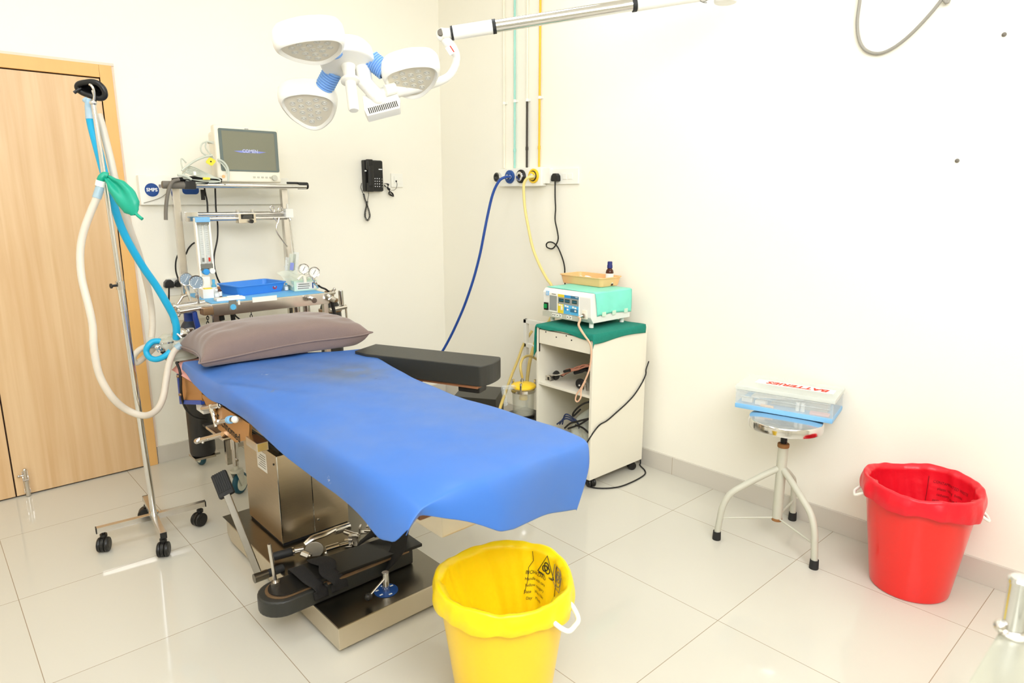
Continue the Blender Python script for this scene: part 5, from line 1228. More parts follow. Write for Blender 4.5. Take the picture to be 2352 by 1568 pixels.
patch(.03, .50, .115, .76, 'black_plastic', 'switch_frame', t, .004); patch(.04, .55, .10, .70, 'switch_green', 'power_switch', t, .009); patch(.07, .09, .13, .24, 'box_blue', 'maker_mark', t, .0034)
for k in range(3): patch(.077, .11+.042*k, .123, .13+.042*k, 'print_white', 'print', t, .0038)
# mint wrap over top and side
b = MB(); b.grid(lambda u, v: (V((lerp(UX0+.025, UX1+.003, u), lerp(UY1+.002, UY0-.003, v/.62), UZ1+.0025+.0006*math.sin(u*13+v*9))) if v < .62 else V((lerp(UX0+.025+.02*(v-.62)/.38, UX1+.003, u), UY0-.0045-.002*math.sin((v-.62)/.38*PI)-.001*math.sin(u*14+v*5), lerp(UZ1+.002, UZ0+.034+.006*math.sin(u*4), (v-.62)/.38)))), 30, 30)
b.build('mint_cover', 'wrap_mint', t, solid=.0016, smooth=60)
for u0, m in ((.22, 'paper_mint'), (.50, 'wrap_mint'), (.84, 'panel_yellow')):
    x = lerp(UX0+.03, UX1, u0); b = MB(); b.box2((x-.014, UY0-.0095, UZ0+.030), (x+.014, UY0-.0060, UZ0+.052), bev=.001); b.build('tape', 'paper_mint', t)
# handpiece lead dropping in front of the cabinet
b = MB(); y, z = lerp(UY1, UY0, .885)+.014, lerp(UZ1, UZ0, .74)-.006
b.tube([V((FXf-.030, y, z)), at(1333, 733, x=UX0-.045), at(1329, 745, x=UX0-.06), at(1334, 757, x=KX0-.03), at(1344, 772, x=KX0-.025), at(1356, 790, x=KX0-.02), at(1358, 815, x=KX0-.02), at(1353, 850, x=KX0-.02), at(1338, 885, x=KX0-.03), at(1325, 905, x=KX0-.035), at(1322, 918, x=KX0-.035), at(1327, 922, x=KX0-.035), at(1334, 912, x=KX0-.03), at(1335, 895, x=KX0-.02), at(1345, 875, x=KX0+.02)], .0042, seg=8, radii=[.005, .006, .006, .0045, .004, .004, .004, .004, .004, .004])
b.build('handpiece_lead', 'pink_cable', t)
# supply cord from the switched socket belongs to the unit
CORD = bpy.data.objects['power_cord']
for c_ in list(CORD.children):
    c_.parent = UNIT
    c_.matrix_basis = WM[UNIT.name].inverted() @ WM[CORD.name]
    WM[c_.name] = WM[CORD.name].copy()
bpy.data.objects.remove(CORD)

# peach tray and what is in it
t, M, o = tray('plastic_tray', 'peach plastic tray on top of the surgical power unit', 'tray_peach', V((-.130, -1.520, UZ1+.0045)), R(90), .285, .150, .050, .018, .006)
pt0 = UZ1+.0045+.0035
def bottle(c):
    t = thing('medicine_bottle', 'brown glass bottle with navy cap standing in the peach tray', 'bottle', c); M = Mx.Translation(c) @ Mx.Diagonal((1, 1, 1.36, 1))
    b = MB(); b.lathe([(.0005, 0), (.0195, 0), (.021, .003), (.021, .050), (.019, .058), (.011, .066), (.0105, .072), (.0005, .072)], M, seg=28); b.build('glass', 'amber_glass', t)
    b = MB(); b.lathe([(.0213, .008), (.0213, .047)], M, seg=28); lb = b.build('label', 'paper', t)
    b = MB(); b.box((-.0205, .008, .016), (.003, .010, .014), M); b.build('print', 'print_black', lb)
    b = MB(); b.lathe([(.0125, .0665), (.0145, .0675), (.0145, .078), (.0128, .080), (.0128, .090), (.0115, .093), (.0005, .093)], M, seg=26); b.build('cap', 'cap_navy', t)
pb = at(1399, 650, x=-.12)
bottle(V((-.118, pb.y, pt0)))
t = thing('glass_cup', 'small clear cup in the peach tray beside the brown bottle', 'cup', (-.13, pb.y+.055, pt0))
b = MB(); b.lathe([(.0005, 0), (.021, 0), (.024, .030), (.0225, .030), (.020, .003), (.0005, .003)], Mx.Translation((-.135, pb.y+.057, pt0)), seg=26); b.build('cup', 'clear_glass', t)
b = MB(); b.lathe([(.0225, .028), (.0252, .029), (.0252, .032), (.0225, .031)], Mx.Translation((-.135, pb.y+.057, pt0)), seg=26); b.build('rim', 'white_plastic', t)
t = thing('gauze_packet', 'crumpled white gauze packet in the peach tray', 'packet', (-.15, -1.52, pt0))
b = MB(); b.grid(lambda u, v: V((-.175+.06*u, -1.475-.06*v, pt0+.030+.006*math.sin(7*u+3*v)-.012*v)), 10, 8); b.build('packet', 'paper', t, solid=.012, smooth=40)
t = thing('glass_rod', 'thin grey rod leaning in the peach tray', 'rod', (-.10, pb.y+.03, pt0))
b = MB(); b.cyl((-.09, pb.y+.030, pt0), (-.075, pb.y+.042, pt0+.078), .0022, seg=10); b.build('rod', 'print_grey', t)

# ------------------------------------------------------------------ leads and bits inside the cabinet
SZc = .4945
t = thing('cable_bundle', 'bundle of copper coloured leads on the cabinet middle shelf', 'cable bundle', (-.35, -1.75, SZc))
rnd = random.Random(3)
for k in range(12):
    o1, o2, o3 = rnd.uniform(-4, 4), rnd.uniform(-5, 5), rnd.uniform(-6, 6); xx = -.42+rnd.uniform(-.02, .07)
    b = MB(); b.tube(ats([(1290+o1, 862+o2*.5), (1305+o2, 852+o3*.6), (1325, 846+o1+o2*.4), (1345+o3, 842+o2), (1362, 840+o1*1.2)], x=xx)+[V((-.25, KY0+.03, SZc+.05+.004*o1))], .0036, seg=7); b.build('lead', 'copper_cable' if k % 4 else 'black_plastic', t)
b = MB(); b.tube([at(1262, 860, x=-.43), at(1280, 861, x=-.43), at(1295, 856, x=-.43), at(1308, 852, x=-.43)], .006, seg=8, flat=.6); b.build('strap', 'chrome_worn', t)
b = MB(); b.cyl(at(1296, 853, x=-.435), at(1309, 850, x=-.435), .008, seg=12); b.build('sleeve', 'black_plastic', t)
for k in range(3):
    b = MB(); b.tube(ats([(1320, 856), (1335, 852), (1352, 850)], x=-.37+.03*k)+[V((-.28, KY0+.03, SZc+.03))], .010, seg=8); b.build('cable_sleeve', 'black_rubber', t)
t = thing('plate_clip', 'metal clip with round black disc at the left of the cabinet shelf', 'clip', at(1265, 870, x=-.44))
p = V((at(1262, 866, x=-.43).x, at(1262, 866, x=-.43).y, SZc))
b = MB(); b.box2(p+V((-.014, -.020, 0)), p+V((.014, .018, .006)), bev=.002); b.box2(p+V((-.012, -.018, .022)), p+V((.012, .016, .028)), bev=.002); b.box2(p+V((-.010, .006, .004)), p+V((.010, .014, .025)), bev=.002); b.box2(p+V((-.010, -.016, .004)), p+V((.010, -.009, .024)), bev=.002); b.build('clip', 'chrome_worn', t)
b = MB(); c = p+V((.03, -.022, .027)); b.lathe([(.0005, -.004), (.024, -.003), (.026, .003), (.020, .008), (.0005, .010)], frame(c, (0, -1, 0), (.35, 0, 1)), seg=26); b.build('disc', 'black_plastic', t)
t = thing('round_connector', 'black round connector with metal pin at the right of the cabinet shelf', 'connector', (-.42, -1.79, SZc))
c = at(1333, 866, x=-.43); c.z = SZc+.0275
b = MB(); b.lathe([(.0005, -.008), (.026, -.006), (.027, .002), (.022, .008), (.010, .010), (.0005, .012)], frame(c, (.2, -1, 0), (0, 0, 1)), seg=28); b.build('disc', 'black_plastic', t)
b = MB(); b.cyl(c+V((-.012, -.004, 0)), c+V((-.02, -.012, -.002)), .005, seg=10); q_ = c+V((-.004, -.038, 0)); b.cyl((q_.x, q_.y, SZc), (q_.x, q_.y, SZc+.034), .006, seg=12); b.build('pin', 'chrome', t)
b = MB(); b.box2((-.40, KY0+.022, SZc), (-.36, KY0+.045, SZc+.05), bev=.004); b.build('block', 'brown_wood', t)
BZ = KZ0+.0665
t = thing('plastic_bag', 'cloudy plastic bag of leads in the bottom of the cabinet', 'bag', (-.3, -1.76, BZ))
b = MB()
def bagm(u, v):
    a_ = u*2*PI; r_ = math.sin(v*PI)**.5 if 0 < v < 1 else 0; w_ = 1+.16*math.sin(3*a_+1)+.10*math.sin(7*a_+v*6)
    return V((-.31+.13*r_*w_*math.cos(a_), -1.745+.085*r_*w_*math.sin(a_), BZ+.002+.25*v*(1+.08*math.sin(2*a_+2))))
b.grid(bagm, 36, 18, wrap=True); b.build('film', 'bag_clear', t, smooth=50)
t = thing('black_leads', 'black rubber leads looped over the plastic bag in the cabinet', 'cables', (-.40, -1.74, BZ))
for pts in ([(1358, 921), (1340, 927), (1325, 938), (1316, 950), (1317, 955), (1325, 948), (1333, 940)], [(1297, 983), (1310, 972), (1325, 968), (1340, 964), (1358, 960)], [(1305, 984), (1330, 975), (1345, 966), (1358, 958)], [(1322, 976), (1338, 982), (1350, 992), (1357, 1000)]):
    b = MB(); b.tube(ats(pts, x=-.455), .0050, seg=8); b.build('lead', 'wire_black', t)
t = thing('blue_leads', 'blue leads at the bottom of the cabinet', 'cables', (-.40, -1.66, BZ))
for k in range(3):
    b = MB(); b.tube([V((-.46+.01*k, -1.60-.01*k, BZ+.16)), V((-.45, -1.65, BZ+.20+.012*k)), V((-.44, -1.69, BZ+.195+.010*k)), V((-.42, -1.72, BZ+.17)), V((-.40, -1.70, BZ+.01))], .0040, seg=8); b.build('lead', 'navy_lead', t)
t = thing('brown_strap', 'brown strap bundle standing at the right inside the cabinet', 'strap', (-.43, -1.83, BZ))
b = MB(); b.tube([V((-.44, -1.825, BZ+.004)), V((-.45, -1.828, BZ+.06)), V((-.44, -1.826, BZ+.13)), V((-.445, -1.828, BZ+.18)), V((-.43, -1.826, BZ+.30)), V((-.43, -1.825, BZ+.345))], .016, seg=10, radii=[.012, .017, .013, .016, .012, .016, .010]); b.build('strap', 'brown_wood', t)
t = thing('blue_packet', 'pale blue packet lying at the front of the cabinet floor', 'packet', (-.45, -1.82, BZ))
b = MB(); b.box2((-.470, -1.840, BZ), (-.40, -1.77, BZ+.016), bev=.005); b.build('packet', 'box_blue', t)
# cable across the side of the cabinet and round the caster
t = thing('foot_switch_cable', 'thin black cable slung across the cabinet side down to the floor', 'cable', (-.45, -1.87, 0))
b = MB(); ys = KY0-.006
b.tube([V((KX1+.02, KY0-.004, .60)), at(1484, 848, y=ys), at(1483, 860, y=ys), at(1474, 880, y=ys), at(1458, 905, y=ys), at(1440, 925, y=ys), at(1418, 945, y=ys), at(1395, 965, y=ys), at(1378, 975, y=ys), at(1365, 990, y=ys), at(1352, 1010, x=KX0-.006), at(1340, 1030, x=KX0-.01), at(1325, 1050, x=KX0-.03), V((KX0-.07, -1.82, .18)), V((KX0-.05, -1.82, .05)), at(1340, 1100, z=.0045), at(1352, 1116, z=.0045), at(1380, 1121, z=.0045), at(1420, 1118, z=.0045), at(1455, 1105, z=.0045), at(1480, 1090, z=.0045), at(1481, 1080, z=.0045), at(1470, 1068, z=.0045), V((-.03, KY0+.03, .02)), V((-.03, KY0+.05, .12))], .0036, seg=8); b.build('cable', 'wire_black', t)

# ------------------------------------------------------------------ suction machine
t = thing('suction_machine', 'black suction machine with white handle frame behind the white cabinet', 'suction machine', (-.45, -1.2, 0))
P1, P2, P3 = V((-.75, -1.08, 0)), V((-.555, -.925, 0)), V((-.42, -1.13, 0)); P4 = P1+P3-P2
b = MB(); b.prism([(p.x, p.y) for p in (P1, P2, P3, P4)], .06, .375, bev=.006); b.build('body', 'suction_black', t)
b = MB(); b.box2((-.575, -1.445, .05), (-.33, -1.22, .262), bev=.012); b.build('jar_base', 'black_plastic', t)
for x, y in ((-.68, -1.09), (-.55, -.98), (-.47, -1.12), (-.53, -1.40), (-.37, -1.26)):
    b = MB(); b.cyl((x, y, 0), (x, y, .065), .018, seg=16); b.build('foot', 'black_rubber', t)
b = MB(); fx = -.20
for py_ in (-1.085, -1.40): b.box2((fx-.012, py_-.012, .0), (fx+.012, py_+.012, .745), bev=.002)
for z in (.745, .60, .12): b.box2((fx-.012, -1.412, z-.024), (fx+.012, -1.073, z), bev=.002)
b.build('handle_frame', 'white_enamel', t)
b = MB(); b.box2((-.34, -1.33, .10), (-.19, -1.29, .13)); b.build('link_bar', 'white_enamel', t)
t = thing('suction_jar', 'clear suction jar with yellow lid in front of the white handle frame', 'jar', (-.47, -1.345, .262))
JC = V((-.462, -1.342, .2625)); Mj = Mx.Translation(JC)
b = MB(); b.lathe([(.0005, 0), (.052, 0), (.058, .006), (.064, .165), (.060, .165), (.054, .010), (.0005, .008)], Mj, seg=36); b.build('glass', 'clear_glass', t)
b = MB(); b.lathe([(.050, -.001), (.064, .002), (.066, .014), (.058, .016)], Mj, seg=32); b.build('base_ring', 'black_plastic', t)
b = MB(); b.lathe([(.064, .140), (.068, .142), (.068, .158), (.064, .160)], Mj, seg=32); b.build('clamp_ring', 'chrome', t)
b = MB(); b.lathe([(.0005, .190), (.030, .190), (.058, .184), (.068, .178), (.070, .170), (.066, .164), (.0005, .164)], Mj, seg=36); b.build('lid', 'vacuum_yellow', t)
b = MB(); b.lathe([(.0005, .163), (.010, .163), (.012, .130), (.024, .112), (.024, .096), (.0005, .094)], Mj, seg=24); b.build('float', 'vacuum_yellow', t)
for a_ in (R(215), R(110), R(330)):
    q_ = JC+V((math.cos(a_)*.066, math.sin(a_)*.066, .176)); b = MB(); b.box((0, 0, 0), (.014, .012, .038), LR(q_, a_), bev=.003); b.cyl(q_+V((0, 0, .018)), q_+V((0, 0, .028)), .007, seg=10); b.build('clamp', 'chrome', t)
b = MB(); q_ = JC+V((-.004, .006, .19)); b.cyl(q_, q_+V((0, 0, .02)), .010, seg=14); b.cyl(q_+V((0, 0, .018)), q_+V((0, 0, .036)), .0065, seg=12); b.build('nozzle', 'chrome', t)
b = MB(); h0 = at(1182, 888, d=3.60); h1 = at(1158, 890, d=3.60); h2 = at(1161, 925, d=3.60)
b.tube([JC+V((-.05, .04, .155)), h0, h1, at(1156, 893, d=3.60), h2, at(1163, 931, d=3.60)], .011, seg=4, n=4); b.build('jug_handle', 'clear_plastic', t)
b = MB(); b.tube([q_+V((0, 0, .030)), at(1196, 850, d=3.66), at(1196, 835, d=3.68), at(1202, 822, d=3.72), at(1214, 817, d=3.80), at(1228, 822, d=3.9), at(1240, 830, d=3.95)], .0075, seg=10); b.build('outlet_tube', 'tube_amber', t)
t = thing('suction_tube', 'pale amber suction tube slanting down left of the suction jar', 'tube', at(1170, 870, d=3.8))
b = MB(); b.tube(atd([(1222, 760, 4.05), (1203, 790, 4.02), (1190, 825, 3.95), (1175, 862, 3.88), (1165, 890, 3.80), (1156, 915, 3.55), (1150, 932, 3.50), (1147, 945, 3.48), (1147, 965, 3.5)]), .0082, seg=10); b.build('tube', 'tube_amber', t)
t = thing('amber_tube', 'thicker amber tube hanging from the white frame behind the suction jar', 'tube', at(1213, 830, d=3.85))
b = MB(); b.tube(atd([(1236, 765, 3.98), (1228, 790, 3.97), (1222, 810, 3.96), (1216, 835, 3.95), (1211, 870, 3.94), (1209, 900, 3.93)]), .0105, seg=10); b.build('tube', 'tube_amber', t)

# ================================================================== STOOL AND BOX
SC_ = V((-.285, -2.742, 0))
t = thing('screw_stool', 'grey three-legged screw stool with round chrome seat by the right wall', 'stool', SC_)
Ms = Mx.Translation(SC_)
b = MB(); b.lathe([(.0005, .522), (.138, .522), (.146, .520), (.1475, .526), (.1465, .550), (.142, .556), (.10, .5585), (.0005, .559)], Ms, seg=56); b.build('seat', 'chrome', t)
b = MB(); b.cyl(SC_+V((0, 0, .44)), SC_+V((0, 0, .523)), .0125, seg=18)
hp_ = [SC_+V((.0128*math.cos(k*.7), .0128*math.sin(k*.7), .442+k*.00085)) for k in range(94)]
b.tube(hp_, .0018, seg=5, sm=False); b.build('screw', 'black_plastic', t)
b = MB(); b.cyl(SC_+V((0, 0, .105)), SC_+V((0, 0, .435)), .0205, seg=24); b.build('column', 'grey_enamel', t)
b = MB(); b.cyl(SC_+V((0, 0, .430)), SC_+V((0, 0, .448)), .0235, seg=22, bev=.003); b.build('collar', 'rust', t)
b = MB(); b.cyl(SC_+V((0, 0, .100)), SC_+V((0, 0, .112)), .0215, seg=22); b.build('collar', 'rust', t)
for fx_, fy_ in ((-.454, -2.562), (-.375, -2.950), (-.036, -2.700)):
    F_ = V((fx_, fy_, 0)); D_ = F_-SC_
    b = MB(); b.tube([SC_+D_*.05+V((0, 0, .335)), SC_+D_*.30+V((0, 0, .300)), SC_+D_*.62+V((0, 0, .250)), SC_+D_*.82+V((0, 0, .212)), SC_+D_*.93+V((0, 0, .155)), SC_+D_*.97+V((0, 0, .09)), F_+V((0, 0, .02))], .0135, seg=16); lg = b.build('leg', 'grey_enamel', t)
    b = MB(); b.lathe([(.0005, 0), (.0175, 0), (.018, .004), (.0165, .038), (.0138, .038)], Mx.Translation(F_), seg=20); b.build('rubber_foot', 'black_rubber', lg)
    b = MB(); b.cyl(SC_+V((0, 0, .112)), SC_+D_*.965+V((0, 0, .10)), .0045, seg=10); b.build('stretcher', 'grey_enamel', t)
bz0 = .5595
BR = math.atan2(-2.905+2.53, -.228+.312)      # along the long front edge
t = thing('storage_box', 'clear plastic box with light blue base and red lettering on the stool seat', 'storage box', (-.17, -2.70, bz0))
Mbx = frame(V((-.315, -2.525, bz0)), (math.cos(BR), math.sin(BR), 0), (-math.sin(BR), math.cos(BR), 0))
BL, BWd, BH = .392, .222, .098
b = MB(); b.box2((0, 0, 0), (BL, BWd, .022), bev=.006, M=Mbx); b.build('base', 'box_blue', t)
b = MB()
for a_, c_ in (((0.002, .002, .02), (BL-.002, .005, BH)), ((.002, BWd-.005, .02), (BL-.002, BWd-.002, BH)), ((.002, .002, .02), (.005, BWd-.002, BH)), ((BL-.005, .002, .02), (BL-.002, BWd-.002, BH))): b.box2(a_, c_, M=Mbx)
b.build('walls', 'clear_plastic', t)
b = MB(); b.box2((-.003, -.003, BH-.014), (BL+.003, BWd+.003, BH+.004), bev=.004, M=Mbx); ld = b.build('lid', 'lid_plastic', t)
b = MB(); b.box2((.055, .085, BH+.004), (BL-.02, .150, BH+.0046), M=Mbx); tp = b.build('tape', 'paper', ld)
text('lettering', 'BATTERIES', .052, Mbx @ Mx.Translation((.228, .117, BH+.005)) @ Mx.Rotation(PI, 4, 'Z'), 'print_red', ld, shear=.2, bold=.0012)
b = MB()
for z in (.050, .072): b.box2((.01, -.0012, BH-z+.03), (BL-.01, .002, BH-z+.034), M=Mbx)
b.build('ridge', 'clear_plastic', t)
def inbox(name, label, cat, m, fnn, group=None):
    p = Mbx @ V((.1, .1, .022)); tt = thing(name, label, cat, p, group=group); b = MB(); fnn(b); b.build('body', m, tt)
inbox('battery_pack', 'white packet at the left end inside the clear box', 'packet', 'paper', lambda b: b.box((.045, .035, .036), (.045, .03, .018), Mbx @ Mx.Translation((0, 0, 0)), bev=.003))
inbox('battery_pack', 'second white packet beside the left one inside the clear box', 'packet', 'paper', lambda b: b.box2((.080, .015, .024), (.125, .05, .042), bev=.003, M=Mbx))
inbox('wooden_spatula', 'small wooden spatula inside the clear box', 'spatula', 'tray_peach', lambda b: b.box2((.105, .008, .022), (.160, .014, .032), bev=.003, M=Mbx))
inbox('instrument_tray', 'grey metal tray standing inside the clear box', 'tray', 'grey_enamel', lambda b: b.prism([(.13, .024), (.36, .024), (.36, .06), (.24, .074)], .06, .12, Mbx @ Mx(((1, 0, 0, 0), (0, 0, 1, 0), (0, 1, 0, 0), (0, 0, 0, 1))), bev=.002))
inbox('clear_vial_block', 'clear vial block at the right inside the clear box', 'vial', 'white_plastic', lambda b: [b.cyl(Mbx @ V((.25+.02*k, .03, .023)), Mbx @ V((.25+.02*k, .03, .060)), .008, seg=12) for k in range(2)])
inbox('paper_leaflet', 'white folded leaflet slanting inside the clear box', 'leaflet', 'paper', lambda b: b.prism([(.06, .048), (.27, .070), (.27, .073), (.06, .056)], .03, .10, Mbx @ Mx(((1, 0, 0, 0), (0, 0, 1, 0), (0, 1, 0, 0), (0, 0, 0, 1)))))
inbox('pink_packet', 'pink packet at the right end inside the clear box', 'packet', 'pink_sheet', lambda b: b.box2((.30, .010, .023), (.375, .04, .032), bev=.002, M=Mbx))

# ================================================================== BINS
def bin_(C0, mat, label, handles, hs, hk):
    t = thing('waste_bin', label, 'bin', C0); M = Mx.Translation(C0) @ Mx.Diagonal((1, 1, hs, 1))
    b = MB(); b.lathe([(.0005, 0), (.128, 0), (.133, .005), (.136, .02), (.184, .372), (.190, .374), (.191, .384), (.183, .386), (.179, .37), (.131, .02), (.0005, .012)], M, seg=64); b.build('body', mat, t, smooth=30)
    for a_, zz in handles:
        rd = V((math.cos(a_), math.sin(a_), 0)); tn = V((-rd.y, rd.x, 0)); c = C0+rd*.176+V((0, 0, zz))
        dn = (rd*.8-V((0, 0, .62))).normalized()
        b = MB(); b.tube([c-tn*.050*hk-rd*.004, c-tn*.054*hk+dn*.026*hk, c-tn*.036*hk+dn*.064*hk, c+dn*.070*hk, c+tn*.036*hk+dn*.064*hk, c+tn*.054*hk+dn*.026*hk, c+tn*.050*hk-rd*.004], .0078*hk, seg=12); b.build('handle', 'white_plastic', t)
    return t
def liner(C0, mat, label, seed, flap, rimz, ps, fold):
    rg = random.Random(seed); ph = [rg.uniform(0, 6.28) for _ in range(12)]
    def w1(a_): return math.sin(2*a_+ph[0])*.5+math.sin(3*a_+ph[1])*.35+math.sin(5*a_+ph[2])*.25
    def w2(a_): return math.sin(9*a_+ph[3])*.5+math.sin(14*a_+ph[4])*.35+math.sin(23*a_+ph[5])*.25
    def f(u, v):
        a_ = 2*PI*u; rz_ = rimz+.010*w1(a_)+.003*w2(a_)
        fl = flap+.018*w1(a_+1.1)+.006*w2(a_)
        if v < .30:      # outside flap, hem to rim
            k = v/.30; r_ = .1955+.008*(1-k)*(1+.6*w2(a_)*fold)+.004*math.sin(k*PI)*(1+w2(a_)*fold)-.03*(1-k)*(fl/.40)
            z = rz_-fl*(1-k)
            r_ = max(r_, .1875-.126*max(0, (.374-z))/ .352*.40+.004)
        elif v < .40:    # over the rim
            k = (v-.30)/.10; r_ = .187+.0085*math.cos(k*PI); z = rz_+.010*math.sin(k*PI)
        else:            # inside
            k = (v-.40)/.60; zb_ = .03; z = lerp(rz_, zb_, min(1, k*1.18)); r0_ = .131+(.1785-.131)*min(1, max(0, (z-.02)/.36))
            dr = (.006+.012*k)*(1+w2(a_+k*.6)*1.0*fold)+.008*k*(1+math.sin(4*a_+ph[6]))
            r_ = r0_-.002-max(0, dr)
            if k*1.18 > 1: r_ *= max(.02, 1-(k*1.18-1)/.18)
        return V((C0.x+r_*math.cos(a_), C0.y+r_*math.sin(a_), z))
    t = thing('bin_liner', label, 'bin liner', C0+V((0, 0, .03)))
    b = MB(); b.grid(f, 120, 60, wrap=True); b.build('film', mat, t, smooth=180)
    return t, f
YC = V((-1.772, -2.655, 0))
bin_(YC, 'bin_yellow', 'yellow plastic waste bin below the foot of the table', [(R(-74), .366), (R(106), .366)], 1.02, .88)
ly, fy_ = liner(YC, 'liner_yellow', 'yellow biohazard bag lining the yellow bin', 4, .055, .402, None, .8)
RC = V((-.222, -3.245, 0))
bin_(RC, 'bin_red', 'glossy red plastic waste bin against the right wall', [(R(112), .366), (R(-68), .352)], 1.06, .72)
lr, fr_ = liner(RC, 'liner_red', 'red bag lining the red bin, folded over its rim', 9, .062, .418, None, 1.0)
def onliner(f, u0, v0, su, sv, inward=1, flip=1):
    """maps a flat drawing onto the inner side of a liner"""
    def g(co):
        u = u0+flip*co.x/su; v = v0-co.y/sv
        p = f(u, v); e = .004
        n = (f(u+e, v)-f(u-e, v)).cross(f(u, v+e)-f(u, v-e)).normalized()
        ctr = V((YC.x if f is fy_ else RC.x, YC.y if f is fy_ else RC.y, p.z))
        inn = (ctr-p); inn.z = 0
        if (v > .35) != (n.dot(inn) > 0): n = -n
        return p+n*.0016
    return g
# print on the yellow bag: biohazard signs in frames and rows of words
uR = (math.atan2(-.62, .78)/(2*PI)) % 1
def ring_pts(cx, cy, r_, a0=0, a1=360, n=24): return [(cx+r_*math.cos(R(a0+(a1-a0)*k/n)), cy+r_*math.sin(R(a0+(a1-a0)*k/n))) for k in range(n+1)]
def stroke(parent, name, lines, w_, g, mat):
    b = MB()
    for ln in lines:
        P = [g(V((x, y, 0))) for x, y in ln]; b.tube(P, w_, seg=5, sm=False)
    return b.build(name, mat, parent)
def biohaz(cx, cy, s_):
    L = []
    for k in range(3):
        a_ = 90+120*k; ox, oy = cx+s_*.42*math.cos(R(a_)), cy+s_*.42*math.sin(R(a_)); L.append(ring_pts(ox, oy, s_*.42, a_-145, a_+145, 20))
    L.append(ring_pts(cx, cy, s_*.34)); return L
gY = onliner(fy_, 357/360, .452, 1.10, .73, flip=-1)
stroke(ly, 'biohazard_sign', biohaz(0, -.004, .019), .0016, gY, 'print_black')
stroke(ly, 'sign_frame', [[(-.034, -.024), (.034, -.024), (0, .034), (-.034, -.024)], [(-.030, -.027), (.030, -.027)]], .0013, gY, 'print_black')
stroke(ly, 'sign_border', [[(-.062, .030), (-.058, .0), (-.072, -.02), (-.070, -.06), (-.078, -.10)], [(.050, .03), (.056, -.02), (.05, -.07)]], .0009, gY, 'print_black')
for k, tx in enumerate(('BIOHAZARD', 'Handle with care', 'Yellow category', 'Date   Ward No', 'Day   Month')):
    text('lettering', tx, .0125 if k else .015, None, 'print_black', ly, ex=0, fn=onliner(fy_, 9/360, .50+.026*k, 1.10, .73, flip=-1))
gO = onliner(fy_, 336/360, .447, 1.10, .73, flip=-1)
stroke(ly, 'biohazard_sign', biohaz(0, 0, .019)+[ring_pts(0, 0, .026)], .0010, gO, 'print_grey')
stroke(ly, 'sign_frame', [[(-.034, .02), (-.036, -.026), (0, -.036), (.036, -.026), (.034, .02)]], .0009, gO, 'print_grey')
for k, tx in enumerate(('CONTAMINATED WASTE', 'plastic tubing  bottles', 'catheters  urine bags', 'syringes without needles', 'Handle with care')):
    text('lettering', tx, .0135, None, 'print_darkred', lr, ex=0, fn=onliner(fr_, 338/360, .465+.030*k, 1.15, .70, flip=-1))
stroke(lr, 'print_line', [[(-.095, .02), (-.093, -.02), (-.094, -.07)]], .0009, onliner(fr_, 338/360, .47, 1.15, .70, flip=-1), 'print_darkred')

# ================================================================== SURGICAL LAMP
LO = at(800, 152, d=2.60)
fh = V((FWD.x, FWD.y, 0)).normalized()
up = (V((0, 0, 1))*math.cos(R(23))+fh*math.sin(R(20))-RGT*.15).normalized()
LX = (RGT-up*RGT.dot(up)).normalized(); LY = up.cross(LX)
ML = Mx((LX, LY, up)).transposed().to_4x4(); ML.translation = LO
t = thing('surgical_lamp', 'white three-headed surgical lamp hanging over the operating table', 'surgical lamp', (-.40, -2.40, ZC)); LAMP = t
b = MB(); b.lathe([(.0005, 0), (.096, 0), (.103, .004), (.106, .014), (.100, .060), (.088, .078), (.066, .088), (.0005, .091)], ML, seg=48); b.build('hub', 'white_enamel', t)
b = MB(); b.lathe([(.028, .001), (.028, -.008), (.025, -.012), (.022, -.05), (.022, -.052), (.036, -.056), (.036, -.066), (.021, -.070), (.0205, -.18), (.017, -.186), (.0005, -.186)], ML, seg=28); b.build('sterile_handle', 'white_plastic', t)
def petal(a_):
    """rounded triangle, narrow end towards the hub"""
    return 1+.10*math.cos(3*(a_-PI))+.02*math.cos(6*(a_-PI))
lens0 = None
